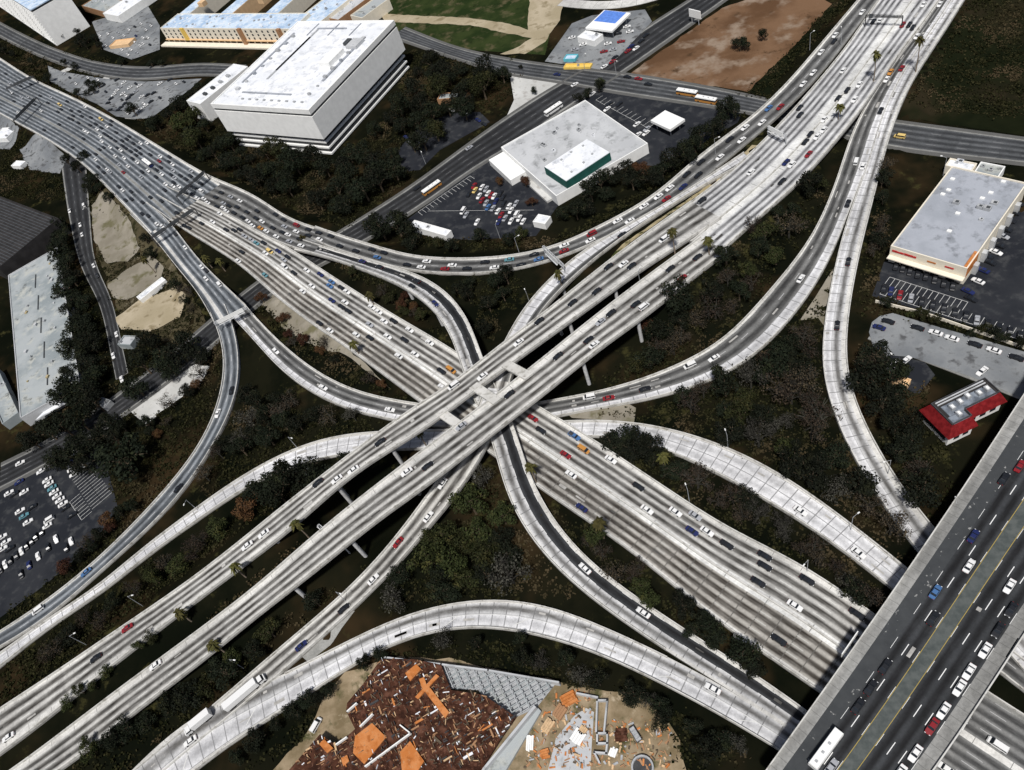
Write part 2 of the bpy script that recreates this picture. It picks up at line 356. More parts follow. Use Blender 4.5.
road('T0', 'collector_road', "314,226 328,231 368,244 381,247 406,256 448,259 515,256 558,247 599,226 645,203 662,190 703,152 744,124 770,101 820,45 858,0 870,-14", "308,236 320,245 340,251 377,262 402,271 430,273 467,275 515,271 548,262 574,254 600,241 650,216 693,187 730,157 764,129 815,80 878,0 890,-14",
     [6.4, 6.2, 5.8, 5.6, 6.5, 7.5, 8.2, 8], sec('s1 a3.6*2 g.6'), 'two lane collector road curving under the tree belt to the upper right', fill=[(0, 1)], dz=-.03, par=(1, [(.03, .5)]))
road('BU', 'ramp', "745,152 693,187 645,216 594,243 576,253 556,274 528,299 510,330 490,372 480,400", "752,160 705,184 672,205 622,238 594,259 561,289 536,316 524,340 508,390 500,415",
     [8.2, 7.4, 7, 8.2, 10.5, 12.3], sec('s.8 w5.2 a3 s.9'), 'broad pale ramp leaving the collector road towards the decks', fill=[(0, .55)], cols=(.6, .9), dz=-.09)
road('B', 'ramp', "490,372 476,420 458,453 433,487 397,537 364,575 306,626 255,669 213,707 152,755 95,803", "508,390 492,440 466,484 437,518 420,537 390,575 352,611 306,651 283,673 240,708 190,748 125,806",
     [12.2, 9, 5.5, 2.4, 1, .8, .7], sec('s1 l3.6*2 s1.2'), 'long ramp passing below the decks to the lower left', fill=[(.4, 1)], cols=(.02, .38), dz=-.12)
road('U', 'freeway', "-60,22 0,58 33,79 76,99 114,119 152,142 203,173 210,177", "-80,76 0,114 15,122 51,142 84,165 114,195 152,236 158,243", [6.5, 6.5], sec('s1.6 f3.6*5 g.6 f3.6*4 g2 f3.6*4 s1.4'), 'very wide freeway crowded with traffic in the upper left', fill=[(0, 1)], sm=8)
road('M0', 'freeway', "190,165 203,173 254,195 301,224 320,229 330,232", "165,184 180,194 205,204 240,221 262,234 288,247 303,251 319,255", [6.5, 6.5, 6.3], sec('s1 a3.6*4 s.5'), 'crowded carriageway beside the dark tree belt', fill=[(0, 1)], dz=-.02, par=(1, [(.8, 1)]))
road('M', 'freeway', "168,187 180,193 205,203 240,221 262,234 288,247 321,269 352,289 397,317 457,352 500,382 535,405 581,431 637,469 688,502 728,530 770,548 825,575 871,614 905,637", "146,203 160,212 178,226 211,246 244,268 269,291 303,318 344,346 392,381 440,417 490,453 538,487 574,512 619,542 662,575 708,616 738,638 770,656 815,689 850,713",
     [6.5, 6.4, 6.2, 6.2, 6.4, 6.8, 6.8, 6, 4.4, 2.6, 1.2], sec('s2 l3.6*4 m3.4 j3.6*4 s1.6'), 'main freeway running beneath the decks from upper left to lower right', fill=[(0, .50), (.68, 1)], cols=(.52, .66), dz=-.04, bar=.5)
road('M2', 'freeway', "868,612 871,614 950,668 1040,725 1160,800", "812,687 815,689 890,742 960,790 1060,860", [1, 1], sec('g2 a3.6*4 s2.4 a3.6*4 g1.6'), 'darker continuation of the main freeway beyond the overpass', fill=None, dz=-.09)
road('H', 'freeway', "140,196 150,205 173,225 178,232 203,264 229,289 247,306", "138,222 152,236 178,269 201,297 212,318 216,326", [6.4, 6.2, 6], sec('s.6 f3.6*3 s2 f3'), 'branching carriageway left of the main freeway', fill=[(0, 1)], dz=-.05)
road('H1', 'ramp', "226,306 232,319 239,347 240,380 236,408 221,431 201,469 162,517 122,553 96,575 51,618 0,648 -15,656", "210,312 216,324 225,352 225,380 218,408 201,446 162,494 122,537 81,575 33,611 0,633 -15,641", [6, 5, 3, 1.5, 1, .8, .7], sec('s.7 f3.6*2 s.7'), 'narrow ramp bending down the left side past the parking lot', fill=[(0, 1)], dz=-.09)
road('C', 'ramp', "244,303 260,322 280,342 318,373 356,392 417,404 455,409 500,410 556,399 594,394 637,382 673,368 726,340 751,312 787,271 810,241 830,198 863,109 873,94 895,61 920,29 948,-12", "232,317 255,341 275,365 324,400 357,413 397,421 455,429 500,429 561,415 617,406 667,396 713,382 739,370 770,343 792,318 820,279 838,242 848,213 866,170 884,109 905,68 931,30 958,-12",
     [6.2, 5.5, 2.5, .9, .9, .9, 1.5, 2.8, 4.2, 5.8, 7.4, 8], sec('s1 a3.5*2 w3.6'), 'sweeping ramp curving from the left under the decks to the upper right', fill=[(0, 1)], dz=-.07, par=(1, [(0, .72)]))
road('F', 'ramp', "958,-12 931,30 905,68 884,109 866,170 849,213 833,274 825,317 822,385 835,418 860,474 891,515 901,532 930,570 980,620 1040,690", "972,-12 938,42 914,78 891,132 876,190 860,253 849,312 848,385 863,421 886,464 911,502 932,527 960,560 1010,610 1060,660",
     [8, 7.6, 6.5, 5, 3.6, 2.5, 1.6, 1, 1, 1], sec('w3.4 q3.6 s2.2'), 'pale jointed ramp descending the right side to the overpass', fill=[(0, 1)], dz=-.08)
road('D', 'ramp', "-15,664 0,655 64,606 109,583 124,560 152,542 211,497 260,465 306,443 339,434 377,432 430,430 500,428 568,420 612,420 667,427 726,446 770,466 815,497 860,530 906,568 925,583", "-15,679 0,670 38,633 74,611 109,590 142,558 190,527 249,484 300,463 349,453 400,449 440,449 500,447 560,438 600,433 640,441 672,451 713,471 770,502 815,530 866,568 888,586",
     [.8, .8, .9, 1.2, 1.2, .9, .9, .9, 1.4, 1.4, 1, 1], sec('s.7 w3.6*2 s.7'), 'white jointed ramp arching under the decks across the scene', fill=[(0, 1)], dz=-.05)
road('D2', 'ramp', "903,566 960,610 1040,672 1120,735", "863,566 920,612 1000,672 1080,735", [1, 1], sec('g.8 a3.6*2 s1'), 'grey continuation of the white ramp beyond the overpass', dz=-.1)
road('A', 'ramp', "300,239 322,246 368,260 397,268 433,281 458,302 473,325 480,352 496,390 516,418 520,449 530,478 550,517 574,548 604,575 632,595 688,631 733,661 770,682 797,702 880,768 910,792", "296,250 317,254 357,268 397,284 428,304 448,327 458,352 462,375 478,410 494,436 500,480 512,515 533,542 560,576 606,609 657,646 693,667 730,690 765,712 790,727 850,772 875,792",
     [6.2, 6.6, 8.5, 12, 13, 12.4, 10.2, 6, 2.5, 1, 1, 1], sec('s1.6 d3.6 q3.8 s1'), 'two lane ramp curling below the decks then down to the lower right', fill=[(0, .2), (.58, 1)], cols=(.24, .56), dz=-.11, par=(1, [(.03, .82)]))
road('E', 'ramp', "100,803 152,748 200,706 255,690 283,674 321,656 377,626 433,605 473,599 540,601 579,616 642,644 688,666 730,689 765,711 790,727 850,772 870,788", "150,808 200,765 255,727 306,697 357,661 407,636 448,627 515,628 543,636 594,650 637,671 688,697 726,717 766,742 790,757 820,775 850,795",
     [.8, 1, 1, 1, 1, 1], sec('s.6 q3.9 w4.2 s.9'), 'broad white jointed ramp sweeping above the construction site', fill=[(0, 1)], dz=-.14, par=([(.25, .78)], 1))
road('O', 'overpass', "730,818 766,770 904,575 975,470 1024,393 1110,262", "899,818 939,770 1024,632 1140,470", [9, 9], sec('k3.6 e4.4 d3.4*2 y4.2 d3.4*3 k4.2'), 'dark asphalt street overpass with yellow lined median', thick=1.5, sm=10, cols=None)
road('S1', 'street', "0,466 60,436 120,394 215,318 244,292 339,233 407,190 475,140 515,112 551,89 606,58 640,32 688,2 700,-6", "0,488 64,454 126,412 225,334 258,302 364,241 443,190 480,163 510,147 576,101 619,74 670,38 721,2 735,-8", [.25, .25], sec('g.8 x3.3*4 g.8'), 'street running diagonally beneath the freeways', thick=.4, par=(0, 0), kerb=1)
road('S2', 'street', "398,26 470,52 510,60 586,70 622,74 680,83 739,94 790,106 893,122 960,131 1040,142", "398,38 470,62 510,74 561,81 596,88 660,98 728,108 790,120 891,147 960,155 1040,164", [.28, .28], sec('g.7 t3.2*4 g.7'), 'street crossing beneath the upper right freeway', thick=.4, par=(0, 0), kerb=1)
road('S3', 'street', "-10,18 20,34 58,51 102,64 142,68 203,64 240,66", "-10,30 20,46 58,62 102,75 142,79 203,74 240,76", [.25, .25], sec('g.6 t3.2*3 g.6'), 'street along the upper left parking lots', thick=.4, par=(0, 0), kerb=1)
road('S4', 'street', "85,150 90,215 95,262 112,300 122,345 128,372", "60,155 70,222 82,270 100,305 110,350 116,380", [.25, .25], sec('g.6 x3.2*3 g.6'), 'side street along the dirt lots on the left', thick=.4, par=(0, 0), dz=.02)
road('S6', 'street', "876,318 893,316 920,325 960,337 1000,350 1040,362", "872,340 886,352 911,357 950,370 990,386 1040,408", [.25, .25], sec('g1 t3 t3.2*2 g1'), 'dead end street with parked cars on the right', thick=.4, par=(0, 0))
road('S7', 'street', "560,6 600,10 640,6 680,-8", "562,-2 600,2 636,-1 665,-12", [.25, .25], sec('s1 s3*2 s1'), 'pale curving driveway at the top of the scene', thick=.4, par=(0, 0))
# square bridges between the top carriageways
for (a, b2, c2, d2) in (((435, 414), (443, 408), (466, 424), (458, 430)), ((469, 388), (477, 382), (501, 398), (493, 404)), ((501, 366), (509, 360), (533, 373), (525, 379))):
    mb = MB(); q = [W(x, y, 17.93) for x, y in (a, b2, c2, d2)]; mb.poly([(p.x, p.y) for p in q], 16.9, 17.9)
    fixn(mb.obj('connecting_slab', 'parapet', label='short slab joining the twin top decks, '+{435: 'lower left one', 469: 'middle one', 501: 'upper right one'}[a[0]], kind='structure').data)
# ------------------------------------------------------------------ terrain
SS = []
for k, R_ in ROADS.items():
    for i in range(R_['n']):
        fl = bool(R_['fill']) and any(a <= R_['t'][i] <= b2 for a, b2 in R_['fill'])
        SS.append((R_['c'][i][0], R_['c'][i][1], R_['hw'][i], R_['z'][i], fl, k))
NX, NY, ST, X0, Y0 = 330, 262, 4.0, -860.0, -60.0
gx = X0+np.arange(NX)*ST*1.0; gy = Y0+np.arange(NY)*ST*1.0
HT = np.zeros((NX, NY)); LIM = np.full((NX, NY), 99.0); RD = np.full((NX, NY), 99.0)
def window(x, y, r2): return max(0, int((x-r2-X0)/ST)), min(NX, int((x+r2-X0)/ST)+2), max(0, int((y-r2-Y0)/ST)), min(NY, int((y+r2-Y0)/ST)+2)
for x, y, hw_, z_, fl, k in SS:
    rr = hw_+32; a, b2, c2, d2 = window(x, y, rr)
    if b2 <= a or d2 <= c2: continue
    D_ = np.hypot(gx[a:b2, None]-x, gy[None, c2:d2]-y)-hw_
    RD[a:b2, c2:d2] = np.minimum(RD[a:b2, c2:d2], D_)
    de = np.maximum(D_, 0)
    if fl: HT[a:b2, c2:d2] = np.maximum(HT[a:b2, c2:d2], z_-.75-.5*np.maximum(de-1, 0))
    th = 2.0 if k == 'O' else (.3 if k[0] == 'S' else .75)
    LIM[a:b2, c2:d2] = np.minimum(LIM[a:b2, c2:d2], z_-th+.6*np.maximum(de-ST*.8, 0))
HT = np.minimum(HT, LIM)
def ground_z(x, y):
    i = (x-X0)/ST; j = (y-Y0)/ST; a, b2 = int(i), int(j)
    if a < 0 or b2 < 0 or a >= NX-1 or b2 >= NY-1: return 0.0
    i -= a; j -= b2
    return float(HT[a, b2]*(1-i)*(1-j)+HT[a+1, b2]*i*(1-j)+HT[a, b2+1]*(1-i)*j+HT[a+1, b2+1]*i*j)
def road_d(x, y):
    a, b2 = int(round((x-X0)/ST)), int(round((y-Y0)/ST))
    return float(RD[a, b2]) if 0 <= a < NX and 0 <= b2 < NY else 99.
xs = np.r_[-4000, gx, 4000]; ys = np.r_[-4000, gy, 5000]
HT2 = np.zeros((NX+2, NY+2)); HT2[1:-1, 1:-1] = HT
vv = np.stack([np.repeat(xs, NY+2), np.tile(ys, NX+2), HT2.ravel()], 1)
ii = (np.arange(NX+1)[:, None]*(NY+2)+np.arange(NY+1)[None, :]).ravel()
ff = np.stack([ii, ii+NY+2, ii+NY+3, ii+1], 1)
me = bpy.data.meshes.new('ground'); me.vertices.add(len(vv)); me.vertices.foreach_set('co', vv.ravel()); me.loops.add(ff.size); me.loops.foreach_set('vertex_index', ff.ravel().astype(np.int32))
me.polygons.add(len(ff)); me.polygons.foreach_set('loop_start', (np.arange(len(ff))*4).astype(np.int32)); me.update(calc_edges=True); me.validate()
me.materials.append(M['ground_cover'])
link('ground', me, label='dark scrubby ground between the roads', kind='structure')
# ------------------------------------------------------------------ ground patches
def inpoly(x, y, poly):
    c = False; n = len(poly); j = n-1
    for i in range(n):
        if (poly[i][1] > y) != (poly[j][1] > y) and x < (poly[j][0]-poly[i][0])*(y-poly[i][1])/(poly[j][1]-poly[i][1])+poly[i][0]: c = not c
        j = i
    return c
PATCH = []; LOTS = []
def patch(name, s, mat, label, z=.05, rag=0.0):
    q = [W(x, y, z) for x, y in P(s)]; pts = []
    for i in range(len(q)):
        a, b2 = q[i], q[(i+1) % len(q)]; n = max(1, int((b2-a).length/4)) if rag else 1
        for k in range(n):
            p = a.lerp(b2, k/n)
            if rag and k: p = p+Vector((random.uniform(-rag, rag), random.uniform(-rag, rag), 0))
            pts.append((p.x, p.y))
    bm = bmesh.new(); vs = [bm.verts.new((x, y, z)) for x, y in pts]; f = bm.faces.new(vs)
    if f.normal.z < 0: f.normal_flip()
    for ax_, lo, g0_ in ((0, [p[0] for p in pts], X0), (1, [p[1] for p in pts], Y0)):
        for k in range(int((min(lo)-g0_)/ST)+1, int((max(lo)-g0_)/ST)+1):
            c_ = [0, 0, 0]; c_[ax_] = g0_+k*ST; n_ = [0, 0, 0]; n_[ax_] = 1
            bmesh.ops.bisect_plane(bm, geom=bm.verts[:]+bm.edges[:]+bm.faces[:], plane_co=c_, plane_no=n_)
    bmesh.ops.triangulate(bm, faces=bm.faces)
    for v_ in bm.verts: g_ = ground_z(v_.co.x, v_.co.y); v_.co.z = max(z, g_+z) if name == 'turning_head' else g_+(.14 if z > .4 else .45 if name in ('dirt_lot', 'rough_yard') or mat == 'lot_light' else z+.04)
    me = bpy.data.meshes.new(name); bm.to_mesh(me); bm.free(); me.materials.append(M[mat])
    if me.polygons[0].normal.z < 0: me.flip_normals()
    PATCH.append(pts); (LOTS.append(pts) if name not in ('field', 'verge', 'slope_cover', 'planted_strip', 'dirt_terrace') else None); return link(name, me, label=label, kind='structure')
patch('parking_lot', "404,222 470,172 492,160 560,203 536,236 470,240 440,238", 'lot_asphalt', 'dark parking lot left of the flat pale warehouse')
patch('parking_lot', "556,103 598,90 742,112 738,130 700,146 656,166 640,165 585,114", 'lot_asphalt', 'dark parking lot behind the flat pale warehouse')
patch('parking_lot', "872,296 884,262 1000,225 1060,190 1060,352", 'lot_asphalt', 'dark parking lot around the grey roofed store')
patch('parking_lot', "0,492 45,458 92,436 108,470 118,508 92,545 45,585 -10,625 -20,560", 'lot_asphalt', 'parking lot at the left edge')
patch('parking_lot', "48,66 62,72 105,79 145,82 202,79 190,90 152,118 120,122 100,108 75,98 52,84", 'lot_light', 'pale parking rows beside the upper left freeway')
patch('parking_lot', "398,150 420,125 455,112 480,112 490,122 440,150 420,170 402,172", 'lot_asphalt', 'small parking lot under trees by the big white block', .07)
patch('parking_lot', "880,352 925,362 935,375 918,395 890,380", 'lot_asphalt', 'small yard beside the red building')
patch('field', "378,-8 560,-8 545,55 500,52 440,48 395,40", 'grass', 'green field at the top centre', .04)
patch('dirt_track', "378,-8 388,-8 388,14 470,18 510,24 528,30 530,-8 566,-8 560,20 545,42 525,54 500,54 520,46 532,38 500,32 470,25 384,22", 'dirt_sand', 'sandy tracks crossing the green field', .08, .6)
patch('vacant_lot', "630,74 722,8 760,-5 820,-5 832,4 800,40 748,92 700,84", 'dirt_brown', 'brown bare lot beside the street at the top', .05, .8)
patch('field', "832,4 870,-8 850,0 800,55 768,98 748,92 800,40", 'dark_grass', 'dark green verge beside the freeway', .045, .5)
patch('field', "960,8 1060,-20 1060,140 900,118 915,80", 'dark_grass', 'dark field in the upper right corner', .045, .5)
patch('plaza', "510,76 560,83 572,90 548,104 520,122 505,120 514,100", 'pale_concrete', 'pale paved corner with small planting', .09)
patch('forecourt', "572,24 592,16 645,10 652,22 618,58 600,70 545,62", 'lot_light', 'forecourt of the blue roofed filling station', .06)
patch('dirt_terrace', "90,200 112,194 132,210 150,236 176,266 196,298 206,322 190,350 168,342 150,334 126,328 110,290 96,250", 'dirt_dark', 'dry weedy terrace linking the dirt lots on the left', .05, .8)
patch('dirt_lot', "92,206 106,196 120,208 134,226 142,250 128,262 108,264 94,240", 'dirt_grey', 'bare dirt lot beside the left side street', .05, .8)
patch('dirt_lot', "108,284 130,268 152,258 168,272 158,286 128,300 114,298", 'dirt_grey', 'second bare lot below the first on the left', .05, .8)
patch('dirt_lot', "116,318 140,300 178,288 190,300 180,318 150,332 122,330", 'dirt_sand', 'pale sandy lot beside the white shed', .05, .8)
patch('paved_yard', "126,406 150,385 196,364 210,366 200,384 160,412 146,426", 'pale_concrete', 'pale paved yard left of the narrow ramp', .05, .5)
patch('building_site', "255,790 300,742 322,700 345,672 400,656 460,660 560,682 620,692 655,708 680,740 690,790", 'site_soil', 'sandy soil of the construction site', .05, .8)
patch('planted_strip', "598,266 622,243 672,208 700,189 735,160 752,143 758,146 735,168 708,188 660,221 620,251", 'dirt_strip', 'sandy planted strip between the freeway and the collector road', 7.6, .3)
patch('turning_head', "869,332 872,322 880,316 893,313 925,323 1060,362 1060,414 972,377 911,357 886,355 873,346", 'lot_light', 'pale worn surface of the dead end street', .30)
patch('rough_yard', "20,150 44,139 68,158 60,174 30,170", 'lot_light', 'rough pale yard below the wide upper left freeway', .05, .5)
patch('rough_yard', "-10,118 8,118 24,134 10,150 -10,148", 'lot_light', 'rough yard at the left edge under the freeway', .05, .5)
patch('parking_lot', "92,22 148,6 160,26 160,50 132,60 104,50", 'lot_light', 'small packed lot left of the housing block', .05)
for q_, l_ in (("50,76 73,65 76,67 54,79", 'first'), ("80,91 108,75 112,77 84,93", 'second'), ("113,116 136,90 139,91 116,117", 'third'), ("126,120 155,113 156,115 128,122", 'fourth'), ("150,100 172,84 174,86 153,102", 'fifth')): patch('traffic_island', q_, 'pale_concrete', l_+' pale strip from the left in the upper left lots', .09)
patch('gore', "300,655 350,612 356,612 330,645 308,662", 'shoulder_grey', 'paved wedge between two merging ramps', .5)
patch('verge', "800,320 835,268 830,300 826,330 818,318", 'dirt_grey', 'gravelly wedge between the right ramps', .5)
patch('verge', "565,412 625,402 636,408 634,424 600,420 572,418", 'dirt_grey', 'dirt wedge below the curving ramp', .3)
patch('slope_cover', "270,290 262,306 290,335 320,352 350,362 392,390 344,350 303,322", 'dirt_grey', 'dry bank below the main freeway', .2, .6)
# ------------------------------------------------------------------ columns
def blocked(x, y, z, own):
    for k, R_ in ROADS.items():
        if k == own: continue
        d_ = np.hypot(R_['c'][:, 0]-x, R_['c'][:, 1]-y); i = int(np.argmin(d_))
        if d_[i] < R_['hw'][i]+1.2 and R_['z'][i] < z-1: return True
    return False
for k, R_ in ROADS.items():
    if not R_['cols']: continue
    t0, t1 = R_['cols']; s0, s1 = R_['v'][-1]*t0, R_['v'][-1]*t1; n = max(2, int((s1-s0)/24))
    for j in range(n+1):
        i = int(np.argmin(abs(R_['v']-(s0+(s1-s0)*j/n)))); c = R_['c'][i]; z = R_['z'][i]-R_['thick']
        for sd in (-1, 1):
            p = c+R_['nr'][i]*sd*(R_['hw'][i]-1.6)
            if z < 2.5 or blocked(p[0], p[1], R_['z'][i], k): continue
            mb = MB(); mb.cyl((p[0], p[1], ground_z(*p)-1), (p[0], p[1], z+.1), .75, .75, 12); mb.obj('column', 'column_concrete', R_['o'])
R_ = ROADS['E']; mb = MB()
for i in range(6, R_['n']-4, 6):
    a, b2 = R_['L'][i]+(R_['R'][i]-R_['L'][i])*.52, R_['L'][i-1]+(R_['R'][i-1]-R_['L'][i-1])*.80; z = R_['z'][i]; q = np.array([R_['tg'][i][0], R_['tg'][i][1]])*.22
    mb.face([(a[0]-q[0], a[1]-q[1], z+.03), (a[0]+q[0], a[1]+q[1], z+.03), (b2[0]+q[0], b2[1]+q[1], z+.03), (b2[0]-q[0], b2[1]-q[1], z+.03)])
for i in range(R_['n']-1):
    a, b2 = [R_['L'][j]+(R_['R'][j]-R_['L'][j])*.5 for j in (i, i+1)]; nn = R_['nr'][i]*.09
    mb.face([(a[0]-nn[0], a[1]-nn[1], R_['z'][i]+.025), (a[0]+nn[0], a[1]+nn[1], R_['z'][i]+.025), (b2[0]+nn[0], b2[1]+nn[1], R_['z'][i+1]+.025), (b2[0]-nn[0], b2[1]-nn[1], R_['z'][i+1]+.025)])
fixn(mb.obj('painted_lines', 'stripe_paint', R_['o']).data)
rp_ = random.Random(9)
for code in ('T1', 'T2', 'M', 'E', 'D', 'A', 'C', 'F', 'T', 'O', 'B'):
    R_ = ROADS[code]; mb = MB()
    for k in range(int(R_['v'][-1]/14)):
        i = rp_.randrange(2, R_['n']-2); f = rp_.choice(R_['lanes'])+rp_.uniform(-.02, .02); c = R_['L'][i]+(R_['R'][i]-R_['L'][i])*f; tg, nr = R_['tg'][i], R_['nr'][i]; l_, w_ = rp_.uniform(.8, 4.5), rp_.uniform(.3, 1.2)
        sl_ = (R_['z'][i+1]-R_['z'][i-1])/(2*max(1, np.linalg.norm(R_['c'][i+1]-R_['c'][i])))
        mb.face([(c[0]+tg[0]*a*l_+nr[0]*b2*w_, c[1]+tg[1]*a*l_+nr[1]*b2*w_, R_['z'][i]+.02+sl_*a*l_) for a, b2 in ((-.5, -.5), (.5, -.5), (.5, .5), (-.5, .5))], 1 if code in 'EDFC' else rp_.choice([0, 0, 1]))
    fixn(mb.obj('road_repair', ['patch_dark', 'patch_pale'], R_['o'], kind='stuff').data)
# overpass piers and abutments
R_ = ROADS['O']
for s_ in np.arange(30, R_['v'][-1]-5, 22):
    i = int(np.argmin(abs(R_['v']-s_)))
    for q in (-.8, -.27, .27, .8):
        p = R_['c'][i]+R_['nr'][i]*q*R_['hw'][i]
        if not blocked(p[0], p[1], 9, 'O'):
            mb = MB(); mb.cyl((p[0], p[1], -1), (p[0], p[1], 7.6), .7, .7, 10); mb.obj('column', 'column_concrete', R_['o'])
# ------------------------------------------------------------------ vehicles
def hull(mb, secs, mi=0):                               # secs: (x, half width, z low, z high, top half width)
    i0 = len(mb.v)
    for x, w, zl, zh, wt in secs:
        for y, z in ((-w*.92, zl), (-w, (zl+zh)*.5), (-wt, zh), (wt, zh), (w, (zl+zh)*.5), (w*.92, zl)): mb.v.append((x, y, z))
    for i in range(len(secs)-1):
        a, b2 = i0+i*6, i0+i*6+6
        for k in range(6): mb.quadm((a+k, a+(k+1) % 6, b2+(k+1) % 6, b2+k), mi)
    mb.quadm([i0+k for k in range(6)], mi); e = i0+(len(secs)-1)*6; mb.quadm([e+5-k for k in range(6)], mi)
def car_shapes(t):
    """returns body sections, cabin frustums, roof box, wheel positions, half length"""
    if t == 's':
        return ([(-2.32, .72, .35, .72, .66), (-2.2, .86, .25, .88, .78), (-1.3, .90, .22, .93, .82), (0, .90, .22, .95, .82), (1.0, .90, .22, .93, .82), (2.0, .86, .25, .80, .76), (2.32, .70, .35, .62, .62)],
                [((-1.5, .98, -.78, .78), (-.92, .38, -.62, .62), .90, 1.36)], (-.95, .40, -.64, .64, 1.35, 1.42), (-1.42, 1.42))
    if t == 'v':
        return ([(-2.4, .80, .35, 1.0, .78), (-2.32, .92, .25, 1.1, .86), (0, .94, .22, 1.1, .88), (1.2, .92, .22, 1.08, .86), (2.2, .86, .25, .95, .78), (2.45, .70, .35, .7, .62)],
                [((-2.35, 1.75, -.86, .86), (-2.2, 1.0, -.76, .76), 1.05, 1.75)], (-2.25, 1.02, -.78, .78, 1.73, 1.86), (-1.55, 1.5))
    return ([(-2.6, .85, .4, .98, .82), (-2.5, .93, .3, 1.02, .88), (-.2, .93, .25, 1.02, .88), (1.3, .92, .25, 1.0, .85), (2.3, .86, .28, .88, .76), (2.6, .72, .38, .7, .64)],
            [((-.55, 1.35, -.8, .8), (-.35, .75, -.68, .68), .98, 1.55)], (-.38, .78, -.70, .70, 1.54, 1.63), (-1.7, 1.65))
def make_car(t, full):
    secs, cab, roof, wx = car_shapes(t); hl = secs[-1][0]
    body = MB(); hull(body, secs); rb = roof; body.frustum((rb[0], rb[1], rb[2], rb[3]), (rb[0]+.1, rb[1]-.1, rb[2]+.08, rb[3]-.08), rb[4], rb[5])
    for x in (rb[0]-.02, (rb[0]+rb[1])/2-.05, rb[1]-.1):
        for y in (rb[2]-.03, rb[3]-.05): body.box(x, x+.12, y, y+.08, .9, rb[4]+.02)
    if t == 'p':                                       # open bed
        body.box(-2.5, -.7, -.88, -.76, 1.0, 1.14); body.box(-2.5, -.7, .76, .88, 1.0, 1.14); body.box(-2.56, -2.44, -.88, .88, 1.0, 1.14)
    def wheel(mb, x, y, mi=0): mb.cyl((x, y-.11, .33), (x, y+.11, .33), .33, .33, 10, mi)
    if full:
        e = empty('parked_car' if False else 'car', (0, 0, 0))
        bo = link('body', fixn(body.mesh('car_body', ['paint_white'])), e); bo.material_slots[0].link = 'OBJECT'
        for a, b2, z0, z1 in cab: mb = MB(); mb.frustum(a, b2, z0, z1); link('windows', fixn(mb.mesh('car_windows', ['window_dark'])), e)
        if t == 'p': mb = MB(); mb.box(-2.42, -.72, -.74, .74, 1.025, 1.035); link('cargo_bed', fixn(mb.mesh('bed', ['dark_metal'])), e)
        for x in wx:
            for y in (-.84, .84): mb = MB(); wheel(mb, x, y); link('wheel', fixn(mb.mesh('wheel', ['tire'])), e)
        for y in (-.56, .56):
            mb = MB(); mb.box(hl-.12, hl+.03, y-.16, y+.16, .52, .68); link('headlight', fixn(mb.mesh('headlight', ['headlamp'])), e)
            mb = MB(); mb.box(secs[0][0]-.03, secs[0][0]+.1, y-.16, y+.16, .58, .72); link('tail_light', fixn(mb.mesh('tail_light', ['lamp_red'])), e)
        return reg(e)
    for a, b2, z0, z1 in cab: body.frustum(a, b2, z0, z1, 1)
    for x in wx:
        for y in (-.84, .84): wheel(body, x, y, 2)
    o = link('car', fixn(body.mesh('car_small', ['paint_white', 'window_dark', 'tire']))); o.material_slots[0].link = 'OBJECT'
    return o
def make_truck(t):                                     # T box truck, S semi trailer, B bus, L low far version
    e = empty({'T': 'box_truck', 'S': 'semi_truck', 'B': 'bus'}[t], (0, 0, 0)); 
    def part(n, fn, mt, slot=False):
        mb = MB(); fn(mb); o = link(n, fixn(mb.mesh(n, [mt])), e)
        if slot: o.material_slots[0].link = 'OBJECT'
        return o
    if t == 'B':
        part('body', lambda m_: (m_.box(-5.8, 5.8, -1.25, 1.25, .35, 1.5), 0), 'paint_white', True)
        part('roof', lambda m_: m_.frustum((-5.8, 5.8, -1.25, 1.25), (-5.6, 5.6, -1.1, 1.1), 2.45, 2.95), 'lamp_white')
        part('windows', lambda m_: m_.box(-5.75, 5.75, -1.22, 1.22, 1.5, 2.45), 'window_dark')
        for x in (-4.2, -1.4, 1.4): part('roof_vent', lambda m_: m_.box(x-.35, x+.35, -.35, .35, 2.93, 3.06), 'steel')
        wx = (-3.6, 3.9); yy = 1.12
    else:
        L2 = 7.2 if t == 'T' else 12.5; xb = -L2/2-1.0; xe = xb+L2
        part('cargo_box', lambda m_: m_.box(xb, xe, -1.22, 1.22, 1.0, 3.6), 'paint_white', True)
        part('chassis', lambda m_: m_.box(xb+.2, xe+2.4, -.45, .45, .6, .98), 'dark_metal')
        part('cab', lambda m_: (m_.box(xe+.45, xe+2.7, -1.1, 1.1, .6, 1.7), m_.box(xe+.5, xe+1.9, -1.02, 1.02, 2.4, 2.65)), 'paint_white', True)
        part('windows', lambda m_: m_.frustum((xe+.5, xe+2.4, -1.05, 1.05), (xe+.55, xe+1.9, -.98, .98), 1.7, 2.4), 'window_dark')
        wx = (xb+1.4, xb+2.6, xe+1.7) if t == 'T' else (xb+1.2, xb+2.4, xe-1.2, xe+1.9); yy = 1.0
    for x in wx:
        for y in (-yy, yy): part('wheel', lambda m_: m_.cyl((x, y-.15, .48), (x, y+.15, .48), .48, .48, 10), 'tire')
    return reg(e)
PRO = {(t, f): make_car(t, f) for t in 'svp' for f in (0, 1)}
for t in 'TSB': PRO[(t, 1)] = PRO[(t, 0)] = make_truck(t)
TN = {'s': 'car', 'v': 'van', 'p': 'pickup truck', 'T': 'box truck', 'S': 'semi trailer truck', 'B': 'bus'}
LEN = {'s': 4.7, 'v': 4.9, 'p': 5.2, 'T': 10.5, 'S': 16, 'B': 11.8}
